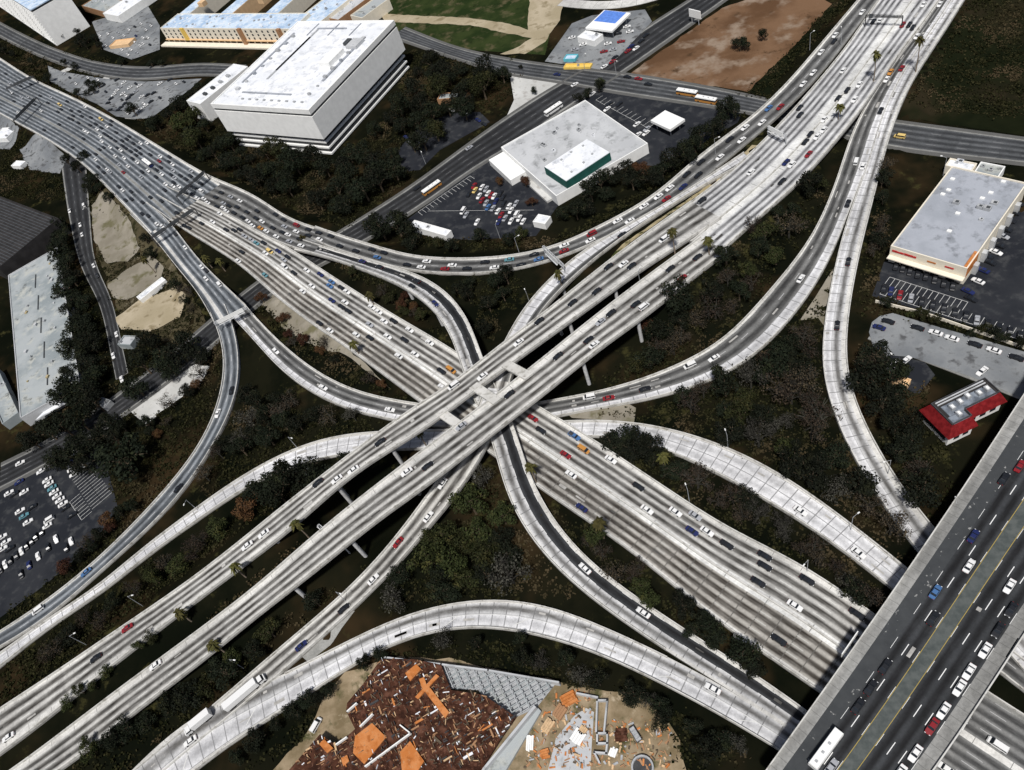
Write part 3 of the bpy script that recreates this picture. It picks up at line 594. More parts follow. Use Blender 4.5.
RN = {'U': 'on the very wide upper left freeway', 'M0': 'on the crowded carriageway above the main freeway', 'T0': 'on the collector road below the flat warehouse', 'M': 'on the main freeway passing under the decks',
      'H': 'on the branching carriageway left of the freeway', 'H1': 'on the narrow ramp by the left parking lot', 'C': 'on the sweeping ramp left to upper right', 'F': 'on the pale ramp at the right', 'D': 'on the white arching ramp',
      'A': 'on the curling ramp under the decks', 'B': 'on the long low ramp to the lower left', 'E': 'on the broad ramp above the building site', 'T1': 'on the far top deck', 'T2': 'on the near top deck', 'T': 'on the upper right freeway',
      'O': 'on the dark street overpass', 'S1': 'on the diagonal street', 'S2': 'on the street crossing under the upper right freeway', 'S4': 'on the left side street', 'S6': 'along the dead end street at right', 'MX': 'on the freeway beyond the overpass'}
GN = {k: 'vehicles '+v for k, v in RN.items()}
PLACED = []; VEH = []
def snap(code, px, py, z=None):
    R_ = ROADS[code]; z = float(np.median(R_['z']))
    for _ in range(4):
        w = W(px, py, z+.7); d_ = np.hypot(R_['c'][:, 0]-w.x, R_['c'][:, 1]-w.y); i = int(np.argmin(d_)); z = float(R_['z'][i])
    return w, i, z
def put(code, s):
    for q in s.split():
        a = q.split(','); px, py = float(a[0]), float(a[1]); c = a[2][0]; t = a[2][1] if len(a[2]) > 1 else 's'
        w, i, z = snap(code, px, py); R_ = ROADS[code]; tg, nr = R_['tg'][i], R_['nr'][i]
        dv = np.array([w.x, w.y])-R_['c'][i]; along = dv@tg; lat = dv@nr; along = max(-3, min(3, along))
        LR = (R_['R'][i]-R_['L'][i])@nr; base = (R_['L'][i]-R_['c'][i])@nr
        cand = [base+LR*f for f in R_['lanes']]; k = min(cand, key=lambda x: abs(x-lat)) if cand else lat
        if abs(k-lat) < 1.7 and code not in ('S6',): lat = k+random.uniform(-.2, .2)
        lat = max(-R_['hw'][i]+1.4, min(R_['hw'][i]-1.4, lat)); pos = R_['c'][i]+tg*along+nr*lat
        fwd = 1 if ((nr@np.array(pos-R_['c'][i])) < 0) == (code in ('M', 'T', 'O', 'S1', 'S2', 'U')) else -1
        if code in ('T1', 'M0', 'T0'): fwd = -1
        ok = all(not (abs((pos-p)@tg) < (LEN[t]+l2)/2+.3 and abs((pos-p)@nr) < 1.9 and abs(z-z2) < 3) for p, l2, z2 in PLACED)
        if not ok:
            for sh in (2, -2, 3.5, -3.5, 5, -5):
                p2 = pos+tg*sh
                if all(not (abs((p2-p)@tg) < (LEN[t]+l2)/2+.3 and abs((p2-p)@nr) < 1.9 and abs(z-z2) < 3) for p, l2, z2 in PLACED): pos = p2; ok = True; break
        if not ok: continue
        PLACED.append((pos, LEN[t], z)); i2 = min(R_['n']-1, i+1); i1 = max(0, i2-1)
        slope = (R_['z'][i2]-R_['z'][i1])/max(.1, np.linalg.norm(R_['c'][i2]-R_['c'][i1]))
        ang = math.atan2(tg[1], tg[0])+(0 if fwd > 0 else math.pi)
        VEH.append((code, c, t, px, py, (pos[0], pos[1], z+.01), ang, -math.atan(slope)*(1 if fwd > 0 else -1)))
def park(code, ax, s):                                  # parked in a lot; ax: two image points along the car's length
    a, b2 = W(*ax[0]), W(*ax[1]); ang = math.atan2(b2.y-a.y, b2.x-a.x)
    for q in s.split():
        a = q.split(','); w = W(float(a[0]), float(a[1]), .7); c = a[2][0]; t = a[2][1] if len(a[2]) > 1 else 's'
        p = np.array([w.x, w.y]); f = np.array([math.cos(ang), math.sin(ang)]); n_ = np.array([-f[1], f[0]])
        if any(abs((p-o)@f) < 4.6 and abs((p-o)@n_) < 1.95 for o, l2, z2 in PLACED):
            for sh in (1.2, -1.2, 2.2, -2.2, 3.2, -3.2):
                p2 = p+n_*sh
                if not any(abs((p2-o)@f) < 4.6 and abs((p2-o)@n_) < 1.95 for o, l2, z2 in PLACED): p = p2; break
            else: continue
        PLACED.append((p, 4.7, .1)); VEH.append((code, c, t, float(a[0]), float(a[1]), (p[0], p[1], ground_z(p[0], p[1])+(.5 if code in ('PU', 'PG') else .12)), ang+(math.pi if random.random() < .5 else 0), 0))
put('U', "61,104,yv 100,120,yv 47,103,k 39,96,k 67,101,k 12,92,w 18,112,w 84,107,w 87,132,w 97,129,w 70,111,k 79,111,k 61,109,k 72,116,k 80,117,k 69,118,k 91,117,k 79,122,k 71,120,k 111,124,k 112,120,k 116,132,k 43,130,k 59,124,k 57,112,k 40,111,w 29,96,g 22,97,g 102,127,k 107,135,k 107,126,w 129,136,k 126,139,k 133,143,k 139,144,w 146,143,w 138,148,k 109,137,k 105,134,k 114,141,k 102,141,w 100,136,w 110,147,w 119,151,w 117,148,k 125,148,k 121,146,k 129,152,k 134,151,k 134,156,k 139,154,k 113,157,w 125,157,w 131,159,k 137,162,w 148,164,nB 157,162,r 159,168,k 154,171,k 159,157,w 167,158,k 174,163,w 170,165,k 147,171,w 141,172,k 160,175,w 155,177,k 169,176,k 174,176,g 179,176,k 172,183,k 164,185,w 189,172,g 175,169,g 126,167,w 118,165,g 123,172,r 107,169,w 102,148,k 188,177,k 87,131,w 82,139,k 72,147,k 89,154,k 95,154,k 98,150,k 84,156,k 94,160,w 97,167,k 103,172,k 108,169,g 109,171,k 117,187,k 122,190,w 131,191,k 125,200,k 131,199,k 142,202,k 147,216,k 156,224,w 139,178,g 162,200,k 164,190,k 173,186,w 181,185,w 150,197,k 15,100,k 24,106,k 8,84,g 30,84,k 52,96,g 88,126,k 95,124,k 121,141,k 149,155,k 184,180,k 20,86,k 5,74,k 36,103,k")
put('M0', "199,184,k 203,189,wv 195,187,k 194,192,k 220,193,k 214,198,k 204,198,w 198,201,w 204,205,w 200,208,g 183,201,w 182,197,k 189,197,k 212,210,k 223,203,g 216,204,k 222,208,w 240,200,w 239,205,k 233,208,k 233,213,k 245,213,k 241,218,k 259,209,k 258,216,k 255,220,w 246,222,w 248,226,w 259,226,o 267,230,w 273,227,k 274,215,k 281,221,k 282,232,k 287,235,w 276,236,w 282,228,g 295,232,w 296,225,rv 232,195,g 289,241,g 299,239,k 307,236,k 301,245,w 317,234,k 208,214,g 252,230,g 263,232,g 270,236,w 225,216,w 308,229,k 291,232,g 190,185,k")
put('T0', "329,237,k 338,247,k 354,252,k 370,251,k 383,253,k 376,258,b 407,264,k 426,262,w 421,267,w 445,268,r 452,265,w 466,270,k 484,264,k 494,269,w 509,261,t 521,266,k 534,255,k 539,261,b 564,251,r 565,247,w 592,234,rv 591,241,w 618,221,w 629,220,w 644,206,w 658,196,w 664,197,r 682,186,n 670,188,w 689,175,k 697,174,k 704,163,k 702,164,k 720,157,w 742,140,w 732,140,k 747,128,w 761,122,w 769,108,b 778,106,r 800,83,w 811,72,w 821,52,w 836,35,w 834,41,k 863,12,w 318,240,w")
put('A', "361,262,n 379,267,k 415,282,k 412,286,k 437,302,n 642,614,w 584,569,w")
put('BU', "623,235,k")
put('B', "444,484,w 429,517,w 400,544,r 374,580,w 344,609,k 302,647,n")
put('M', "256,243,t 188,228,k 200,224,k 225,230,k 234,230,k 241,228,k 241,252,k 236,262,w 264,242,k 253,241,g 270,251,yv 264,254,w 279,250,n 288,256,k 283,260,g 284,267,wv 293,273,k 264,275,t 308,269,w 319,275,n 313,285,w 328,287,b 331,282,b 301,292,w 346,292,w 344,291,k 346,301,w 349,310,k 378,312,w 333,299,n 349,309,k 377,312,w 383,322,w 394,320,k 371,323,g 331,329,w 354,336,w 369,338,k 389,335,w 408,331,w 406,338,k 430,342,w 417,352,w 397,357,w 442,370,k 445,384,w 453,368,ov 320,322,k 212,222,w 219,214,w 177,212,k 189,227,k 244,236,g 534,417,r 539,432,k 576,434,bp 582,451,ov 568,452,r 611,459,w 572,473,w 582,507,n 649,507,w 675,512,w 637,488,k 697,513,g 691,532,n 707,531,w 727,544,k 765,555,k 763,568,k 760,579,k 806,581,k 797,602,w 857,614,k 777,642,k 860,618,k")
put('M2', "1000,741,wv 950,766,w")
put('H', "157,224,w 147,215,k 173,235,k 185,247,w 202,266,w 206,278,w 219,284,wv 211,262,k")
put('H1', "232,390,k 220,413,w 180,489,k 38,611,wv 87,574,b")
put('C', "274,352,w 325,385,w 391,407,w 589,396,wv 609,399,r 645,389,k 689,364,wv 714,358,w 800,278,w 856,161,wv 870,166,w 884,71,o 891,75,w 904,68,r 880,77,k 916,36,w 939,4,w 880,110,k 848,203,k")
put('F', "846,261,k 839,325,k")
put('D', "800,511,w 859,552,w")
put('E', "713,688,w 190,741,w")
put('B', "245,693,wS 200,722,wT")
put('T1', "517,341,w 538,320,k 570,301,k 596,291,k 611,268,k 624,264,w 632,266,k 664,239,wv 706,200,k 481,375,w 451,383,wv 380,442,k 318,483,k 336,478,w 350,475,w 263,532,w 127,628,r 96,660,k 8,737,w 247,545,w")
put('T2', "558,356,k 589,340,k 595,345,w 601,322,g 636,304,k 643,306,wv 671,269,k 681,277,r 696,256,k 604,322,k 508,393,k 461,426,g 427,465,k 406,471,w 155,664,w")
put('T', "749,171,w 810,134,k 816,136,w 786,162,n 791,164,w 809,154,r 785,182,k 799,107,k 798,114,k 876,21,k 883,20,w 843,70,w 858,84,w 847,90,k 853,99,w 824,119,w 811,135,k 819,134,w 921,4,w 899,24,r 906,24,k 911,27,k 838,98,k")
put('O', "1016,464,r 968,533,n 966,564,w 931,589,b 931,617,k 882,664,k 857,705,k 826,750,wB 980,647,w 993,627,k 967,670,w 957,686,w 943,710,w 933,727,r 915,753,w 905,767,w 1015,589,w 1005,606,k 831,767,g 866,700,k 1010,470,k")
put('S1', "553,110,wB 576,85,w 606,67,w 432,189,oB 417,188,k 626,50,r 615,57,k 631,46,n 612,61,r 636,48,w 646,35,k 20,462,w 640,40,k 470,148,g")
put('S2', "626,78,k 637,80,r 649,83,k 557,74,n 686,95,oB 707,100,oB 900,136,yv")
put('S4', "86,204,wv 65,213,w 81,224,w 84,233,w 92,266,w 127,328,w 114,355,w 132,431,w 96,276,k")
put('S6', "879,327,n 919,325,k 936,332,w 952,338,w 975,344,k 994,350,w 1010,355,k 888,321,k")
PK = dict(PL='in the parking lot at the left edge', PC='in the dark lot left of the flat warehouse', PB='in the dark lot behind the flat warehouse', PR='beside the grey roofed store', PU='in the pale upper left lots', PY='in the yard by the red building', PG='at the blue roofed filling station', PT='in the small lot below the big white block')
RN.update(PK); GN.update({k: 'vehicles parked '+v for k, v in PK.items()})
ax1 = ((40, 488), (56, 478))
park('PL', ax1, "74,453,w 68,462,n 72,469,w 74,474,w 41,471,w 47,480,w 49,484,w 52,488,t 54,492,w 57,496,w 60,500,w 63,504,w 65,508,k 72,515,k 19,482,n 24,492,w 9,493,w 14,494,k 20,511,w 28,522,w 24,516,t 32,507,k 49,520,wv 47,526,w 2,537,w 6,542,w 2,547,w 9,545,k")
park('PL', ((44, 530), (48, 545)), "44,530,k 38,535,k 34,539,k 29,544,k 24,549,w 21,552,k 15,557,k 10,561,w 5,566,k 1,571,w 56,539,w 71,541,w 48,547,k 38,556,w 29,565,n 21,574,k 66,548,k")
park('PC', ((500, 210), (506, 200)), "463,211,wv 466,215,g 477,222,w 482,187,w 486,189,g 475,190,y 479,196,w 482,200,r 486,193,w 489,195,r 492,196,w 492,201,n 486,203,g 501,197,k 498,203,k 493,208,g 498,211,w 509,206,w 507,210,w 499,215,r 505,218,g 511,221,w 517,214,wv 517,218,w 521,221,w 476,186,r 471,194,k 503,222,n 512,203,g 495,193,k 488,207,b")
park('PB', ((592, 96), (600, 90)), "582,109,w 592,94,w 607,109,w 612,105,k 619,104,k 637,124,w 646,133,w 611,125,w 602,121,w 578,107,r 598,115,g 606,121,k 622,131,k 640,135,w 650,130,g")
park('PR', ((975, 280), (984, 284)), "978,281,w 983,270,n 968,291,n 975,295,k 996,252,w 990,262,k 987,256,k 999,245,k 1003,236,g 1006,229,k 1010,220,k 1014,212,k 1018,203,k")
park('PR', ((900, 270), (898, 278)), "896,266,k 903,268,k 910,271,k 918,274,k 926,276,k 935,279,k 944,283,k 953,286,k 891,291,n 884,288,k 900,295,r 911,298,g 922,301,k 933,304,k 944,308,k 955,312,k 966,316,k 977,320,g 988,324,k 999,328,k 1010,332,k 1020,336,k")
park('PU', ((110, 85), (118, 80)), "117,80,k 124,83,w 120,88,g 114,95,w 117,91,w 123,94,w 121,108,k 119,112,k 125,104,k 146,106,w 140,110,w 142,97,w 147,95,k 114,115,k 151,102,k 111,99,k 128,99,k 132,96,k 136,92,g 108,104,k 130,88,w 140,86,w 153,93,k 160,84,w 170,80,k")
park('PU', ((110, 40), (116, 44)), '108,34,w 113,38,w 118,33,g 124,36,w 129,30,w 135,27,k 141,24,w 146,30,w 151,26,w 148,38,w 143,44,w 150,45,k 136,36,n 116,45,k 122,50,w 100,36,w 106,46,w 64,74,g 70,78,k 76,84,w 92,88,k 98,80,w 88,78,w 104,84,k 136,84,k 144,104,w 134,108,k 128,114,w 160,98,k 168,90,g 176,84,w 184,82,k 122,100,k 126,96,w 106,92,k')
park('PU', ((98, 55), (104, 58)), "126,46,w 131,50,w 134,42,w 140,46,w 128,55,w 137,53,g 143,38,w 122,40,k")
park('PY', ((895, 365), (900, 361)), "893,366,wv 906,360,w 982,371,w 900,374,k")
park('PG', ((590, 50), (600, 48)), "583,45,w 596,40,w 608,44,w 572,38,w 613,50,g 621,42,r 604,52,r 588,35,w 630,32,w 575,50,g 627,27,w 618,34,k")
park('PT', ((410, 140), (416, 144)), "411,142,w 417,146,w 406,137,n 452,110,w 460,110,w 465,112,w 478,120,n 484,124,k")
VEH = [(dict(BU='B', M2='MX').get(v[0], v[0]),)+v[1:] for v in VEH]
used = set(); cnt = {}
order = sorted(range(len(VEH)), key=lambda k: VEH[k][3]); lab = {}
tot_ = {}
for k in order: tot_[(VEH[k][0], VEH[k][1], VEH[k][2])] = tot_.get((VEH[k][0], VEH[k][1], VEH[k][2]), 0)+1
for k in order:
    key = (VEH[k][0], VEH[k][1], VEH[k][2]); cnt[key] = cnt.get(key, 0)+1; nm = '%s %s' % (CNAME[key[1]], TN[key[2]])
    lab[k] = ('the only %s %s' % (nm, RN[key[0]])) if tot_[key] == 1 else ('%s %s from the left %s' % (ordinal(cnt[key]), nm, RN[key[0]]))
cd = lambda k: (Vector(VEH[k][5])-Vector((0, 0, H))).length
small = sorted([k for k in range(len(VEH)) if VEH[k][2] == 's'], key=cd)[297:]; smallset = set(small)
_b = PRO[('s', 0)].data; cvs = np.array([v.co[:] for v in _b.vertices]); bv, bf, bm_ = [], [], []; cks = list(CAR)
for k in small:
    loc, ang = VEH[k][5], VEH[k][6]; ca, sa = math.cos(ang), math.sin(ang); i0 = len(bv)
    bv += [(loc[0]+ca*x-sa*y, loc[1]+sa*x+ca*y, loc[2]+z) for x, y, z in cvs]
    for f in _b.polygons: bf.append(tuple(i0+i for i in f.vertices)); bm_.append(cks.index(VEH[k][1]) if f.material_index == 0 else len(cks)+f.material_index-1)
me = bpy.data.meshes.new('far_traffic'); me.from_pydata(bv, [], bf); me.polygons.foreach_set('material_index', bm_)
for c_ in cks: me.materials.append(M['paint_'+CNAME[c_].replace(' ', '_')])
me.materials.append(M['window_dark']); me.materials.append(M['tire']); link('far_traffic', me, label='mass of small far off cars on the crowded upper left freeway and lots', cat='traffic', kind='stuff')
for k, (code, c, t, px, py, loc, ang, pitch) in enumerate(VEH):
    if k in smallset: continue
    near = 1 if (code in ('O', 'E', 'A', 'B', 'D', 'T1', 'T2', 'S6', 'MX', 'F') or (code == 'M' and px > 500) or (code == 'C' and px < 760 and px > 500)) else 0
    pr = PRO[(t, near)]
    if (t, near) not in used and not (t in 'TSB' and (t, 1-near) in used): used.add((t, near)); o = pr; o.location = loc; o.rotation_euler = (0, 0, ang); tag(o, lab[k], TN[t], GN[code])
    else: o = dup(pr, loc, ang, label=lab[k], cat=TN[t], group=GN[code])
    o['_c'] = c
    if abs(pitch) > .005: o.rotation_mode = 'XYZ'; o.rotation_euler = (0, pitch, ang)
for o in list(bpy.data.objects):
    if '_c' in o:
        mat = M['paint_'+CNAME[o['_c']].replace(' ', '_')]
        for q in [o]+[x for x in bpy.data.objects if 0]:
            if q.type == 'MESH': q.material_slots[0].material = mat
kidmap = {}
for o in bpy.data.objects:
    if o.parent is not None: kidmap.setdefault(o.parent.name, []).append(o)
for o in list(bpy.data.objects):
    if '_c' in o:
        mat = M['paint_'+CNAME[o['_c']].replace(' ', '_')]; wm = M['paint_white']
        for q in kidmap.get(o.name, []):
            if q.type == 'MESH' and q.material_slots[0].link == 'OBJECT': q.material_slots[0].material = mat
        if o['_c'] == 'o' and o.name.startswith('bus'):
            pass
        del o['_c']
for k in PRO:
    if k not in used and not (k[0] in 'TSB' and (k[0], 1-k[1]) in used):
        r0 = PRO[k]
        for ch in list(kidmap.get(r0.name, []))+[r0]: bpy.data.objects.remove(ch, do_unlink=True)
# ------------------------------------------------------------------ buildings
def frame(Fp, Lp, Rp, z):                               # local axes at the front roof corner: u towards L, v towards R
    f, r2 = W(*Fp, z), W(*Rp, z)
    if Lp[0] == 'd': q = (r2-f).normalized(); l = f+Vector((-q.y, q.x, 0))*Lp[1]
    else: l = W(*Lp, z)
    du, dv = l-f, r2-f; lu, lv = du.length, dv.length
    u_ = du.normalized(); v_ = Vector((-u_.y, u_.x, 0)); v_ = v_ if v_.dot(dv) > 0 else -v_
    ang = (math.atan2(dv.y, dv.x)-math.atan2(v_.y, v_.x)+math.pi) % (2*math.pi)-math.pi    # share the error of a traced right angle
    a = ang/2; u_ = Matrix.Rotation(a, 3, 'Z') @ u_; v_ = Matrix.Rotation(a, 3, 'Z') @ v_
    return (lambda x, y, zz: (x*u_.x+y*v_.x, x*u_.y+y*v_.y, zz)), lu, lv, (f.x, f.y, 0)
class BLD:
    def __init__(s, name, label, cat, Fp, Lp, Rp, z):
        s.fr, s.lu, s.lv, loc = frame(Fp, Lp, Rp, z); s.e = empty(name, loc, label=label, cat=cat); s.z = z
    def part(s, name, boxes, mat, parent=None, **kw):
        mb = MB()
        for q in boxes:
            if len(q) == 6: mb.box(*q, fr=s.fr)
            else: mb.frustum(q[0], q[1], q[2], q[3], fr=s.fr)
        o = link(name, fixn(mb.mesh(name, [mat] if isinstance(mat, str) else mat)), parent or s.e, **kw); return o
def rim(x0, x1, y0, y1, z0, z1, w=.4): return [(x0, x1, y0, y0+w, z0, z1), (x0, x1, y1-w, y1, z0, z1), (x0, x0+w, y0+w, y1-w, z0, z1), (x1-w, x1, y0+w, y1-w, z0, z1)]
# the big white block
B = BLD('office_block', 'huge windowless white block with striped lower floors, upper left', 'building', (308.5, 110), (219, 96), (382, 20.5), 32)
lu, lv = B.lu, B.lv
B.part('wall', [(0, lu, 0, lv, 12.5, 27.5), (0, lu, 0, lv, 29, 31.3)]+rim(0, lu, 0, lv, 31.3, 32, .8), 'white_wall')
B.part('recessed_band', [(.5, lu-.5, .5, lv-.5, 27.5, 29)], 'dark_strip')
B.part('roof', [(.8, lu-.8, .8, lv-.8, 31.3, 31.42)], 'white_roof')
for k in range(3):
    z0 = 9.6-k*3.9
    B.part('window_band', [(2.6, lu-2.6, 2.6, lv-2.6, z0, z0+2.9)], 'window_dark'); B.part('floor_band', [(1.2, lu-1.2, 1.2, lv-1.2, z0-1.0, z0)], 'white_wall')
B.part('window_band', [(2.2, lu-2.2, 2.2, lv-2.2, 0, .8)], 'window_dark')
B.part('penthouse', [(lu*.18, lu*.28, lv*.45, lv*.62, 31.4, 34.5)], 'white_wall'); B.part('penthouse', [(lu*.1, lu*.2, lv*.66, lv*.76, 31.4, 33.4)], 'roof_pale')
B.part('skylight', [(lu*.22, lu*.26, lv*.7, lv*.76, 31.4, 33.2)], 'dark_strip')
random.seed(3)
for k in range(16):
    a, c = [(lu*.12, lv*(.15+.045*k)), (lu*.86, lv*(.12+.045*k))][k % 2]; w_ = random.uniform(1, 2.4)
    B.part('roof_unit', [(a, a+w_*1.4, c, c+w_, 31.4, 31.4+random.uniform(.8, 1.8))], random.choice(['roof_grey', 'steel', 'roof_pale']))
for k in range(9): B.part('roof_unit', [(lu*(.12+.075*k), lu*(.12+.075*k)+1.6, lv*.07, lv*.07+1, 31.4, 32.2)], 'steel')
for a, c, w_, d_ in ((.12, .3, .02, .5), (.9, .25, .015, .6), (.4, .9, .3, .012), (.3, .14, .5, .012)): B.part('duct', [(lu*a, lu*(a+w_), lv*c, lv*(c+d_), 31.42, 32.0)], 'roof_grey')
for a in (.3, .52, .74): B.part('duct', [(lu*a, lu*a+.5, lv*.82, lv*.97, 31.4, 31.9)], 'roof_grey')
for c in (.4, .3): B.part('pipe_run', [(lu*.68, lu*.7, lv*c, lv*(c+.5), 31.4, 31.7)], 'steel')
# annex
B = BLD('annex_building', 'low white roofed annex left of the huge white block', 'building', (200, 104), (187, 100), (246, 66), 14)
B.part('wall', [(0, B.lu, 0, B.lv, 0, 13.4)]+rim(0, B.lu, 0, B.lv, 13.4, 14), 'white_wall'); B.part('roof', [(.4, B.lu-.4, .4, B.lv-.4, 13.4, 13.5)], 'white_roof')
for k in range(4): B.part('roof_unit', [(B.lu*.3, B.lu*.5, B.lv*(.2+.16*k), B.lv*(.2+.16*k)+2, 13.5, 15)], 'dark_strip' if k < 2 else 'steel')
# tower at the top left corner
B = BLD('office_tower', 'white louvred tower in the top left corner', 'building', (30, 10), (-50, -12), (66, -9), 34)
lu, lv = B.lu, B.lv
B.part('wall', [(0, lu, 0, lv, 0, 1.2), (0, .5, .5, lv, 1.2, 31.5)], 'white_wall'); B.part('roof_band', [(.8, lu-.8, .8, lv-.8, 31.5, 33.2)], 'dark_strip')
B.part('core', [(.55, lu, .9, lv, 1.2, 31.5)], 'window_dark')
B.part('roof', rim(0, lu, 0, lv, 33.2, 34, .8)+[(.8, lu-.8, .8, lv-.8, 33.2, 33.6)], 'roof_blue')
for k in range(12): B.part('louvre', [(.6, lu, .3, .9, 2.6+k*2.4, 3.3+k*2.4)], 'white_wall')
for k in range(6): B.part('fin', [(lu*k/6+.6, lu*k/6+1.5, -.3, 0, .5, 31.5)], 'white_wall')
# housing block
B = BLD('housing_block', 'cream and orange housing block with blue grey roofs at the top left', 'building', (160, 28), ('d', 75), (292, 29), 13)
fr = B.fr; lu, lv = B.lu, B.lv; dp = 22
B.part('wall', [(0, dp, 0, lv, 3.4, 12.4)]+rim(0, dp, 0, lv, 12.4, 13, .5), 'cream_wall')
B.part('arcade', [(2.5, dp, 1, lv-1, 0, 3.4)], 'brown_wall')
for k in range(22): B.part('pier', [(.1, .8, lv*k/22+.5, lv*k/22+1.3, 0, 3.38)], 'cream_wall')
B.part('podium', [(-6, -.2, -4, lv, 0, 1.2)], 'cream_wall'); B.part('canopy', [(-1.2, -.05, 0, lv, 3.3, 3.9)], 'orange_wall')
B.part('roof', [(.5, dp-.5, .5, lv-.5, 12.4, 12.5)], 'roof_blue')
B.part('wing', [(dp+.02, lu, 0, 13, 0, 12)], 'cream_wall'); B.part('roof', [(dp+.4, lu-.4, .4, 12.6, 12, 12.2)], 'roof_blue')
B.part('wing', [(dp+.02, lu, lv*.34, lv*.34+14, 0, 12)], 'orange_wall'); B.part('roof', [(dp+.4, lu-.4, lv*.34+.4, lv*.34+13.6, 12, 12.2)], 'roof_blue')
B.part('wing', [(dp+.02, lu, lv*.68, lv*.68+14, 0, 12)], 'cream_wall'); B.part('roof', [(dp+.4, lu-.4, lv*.68+.4, lv*.68+13.6, 12, 12.2)], 'roof_blue')
for a in (.62, .9): B.part('stair_tower', [(-2.2, -.02, lv*a, lv*a+3.4, 0, 13.6)], 'brown_wall')
for a in (.17,): B.part('stair_tower', [(-1.4, -.02, lv*a, lv*a+4, 3.4, 13.4)], 'yellow_wall')
for a, b2 in ((.45, .1), (.5, .55), (.7, .85)): B.part('stair_tower', [(lu*a, lu*a+5, lv*b2, lv*b2+6, 12, 15.5)], random.choice(['yellow_wall', 'orange_wall']))
wm = MB(); wm.box(-.09, .0, -.8, .8, 0, 1.6, fr=fr); wmesh = fixn(wm.mesh('window', ['window_dark']))
for rr_ in range(3):
    for k in range(24):
        y = lv*(k+.6)/25
        if any(lv*a-1 < y < lv*a+4.6 for a in (.17, .62, .9)): continue
        link('window', wmesh, B.e, fr(0, y, 4.4+rr_*2.8))
random.seed(5)
for k in range(30):
    a, c = random.uniform(2, dp-4), random.uniform(3, lv-4); B.part('roof_unit', [(a, a+1.6, c, c+1.2, 12.5, 13.3)], random.choice(['steel', 'white_roof']))
# neighbours of the housing block
def simple(name, label, Fp, Lp, Rp, z, wall, roof, units=6, seed=1, cat='building', skylights=0):
    B = BLD(name, label, cat, Fp, Lp, Rp, z); lu, lv = B.lu, B.lv
    B.part('wall', [(0, lu, 0, lv, 0, z-.7)]+rim(0, lu, 0, lv, z-.7, z, .45), wall); B.part('roof', [(.45, lu-.45, .45, lv-.45, z-.7, z-.58)], roof)
    rd = random.Random(seed)
    for k in range(units):
        a, c, w_ = rd.uniform(.1, .85)*lu, rd.uniform(.1, .85)*lv, rd.uniform(.8, 2)
        h_ = rd.uniform(.6, 1.4); u_ = B.part('roof_unit', [(a, a+w_*1.3, c, c+w_, z-.58, z-.58+h_)], rd.choice(['steel', 'roof_pale', 'white_roof']))
        B.part('vent', [(a+.3, a+w_*.8, c+.2, c+w_*.7, z-.58+h_, z-.4+h_)], 'dark_strip', u_)
    return B
simple('apartment_block', 'pale blue roofed block right of the housing block', (312, 28), (293, 22), (352, -8), 11, 'cream_wall', 'roof_blue', 8, 2)
simple('apartment_block', 'narrow roofed block just behind the huge white block', (338, 20), (325, 16), (372, -8), 9, 'brown_wall', 'roof_pale', 4, 3)
simple('row_building', 'slim grey roofed building touching the green field', (362, 18), (352, 14), (386, -2), 8, 'cream_wall', 'roof_aged', 3, 4)
simple('depot_building', 'long white roofed shed beyond the upper left trees', (118, 16), (106, 11), (150, -8), 7, 'white_wall', 'white_roof', 3, 5)
simple('shed', 'small white shed at the left edge just under the freeway', (6, 138), (-2, 133), (12, 128), 4, 'white_wall', 'white_roof', 1, 31, 'shed')
simple('shed', 'tiny white hut in the rough yard under the upper left freeway', (20, 166), (14, 163), (24, 161), 3, 'white_wall', 'white_roof', 0, 32, 'shed')
simple('row_building', 'low dark roofed row between the tower and the top edge', (104, 12), (84, 4), (122, 0), 6, 'brown_wall', 'roof_aged', 4, 33)
simple('shed', 'small orange roofed shed in the lot left of the housing block', (128, 44), (114, 42), (132, 38), 3, 'orange_wall', 'orange_wall', 0, 34, 'shed')
simple('shed', 'low pale shed beside the lower end of the side street', (104, 408), (96, 403), (110, 400), 3, 'roof_pale', 'roof_pale', 0, 35, 'shed')
# flat pale warehouse with the green box
B = simple('warehouse', 'broad flat pale roofed warehouse with a green sided box on top', (556, 196), (488, 155), (656, 150), 6, 'white_wall', 'roof_pale', 12, 6, 'warehouse')
B.part('side_wing', [(B.lu*.55, B.lu*.98, -9, -.05, 0, 3.6)], 'white_wall'); B.part('dock', [(B.lu*.1, B.lu*.5, -3, -.05, 0, 1.3)], 'pale_concrete')
G2 = BLD('tmp', 'x', 'x', (566, 181), (544, 166.5), (610, 152), 10.3)
gx0 = Vector(G2.e.location)-Vector(B.e.location); lu, lv, fr0 = G2.lu, G2.lv, G2.fr
def frg(x, y, z): p = fr0(x, y, z); return (p[0]+gx0.x, p[1]+gx0.y, z)
bpy.data.objects.remove(G2.e); B.fr = frg
bx_ = B.part('roof_box', [(0, lu, 0, lv, 5.5, 9.9)], 'teal_wall'); B.part('box_roof', [(.15, lu-.15, .15, lv-.15, 9.9, 10.2)], 'white_roof', bx_)
for k, (a, c) in enumerate(((.15, .2), (.3, .75), (.8, .3), (.8, .8), (.2, .5), (.85, .55))): B.part('vent', [(lu*a, lu*a+.9, lv*c, lv*c+.9, 10.2, 10.8)], 'steel', bx_)
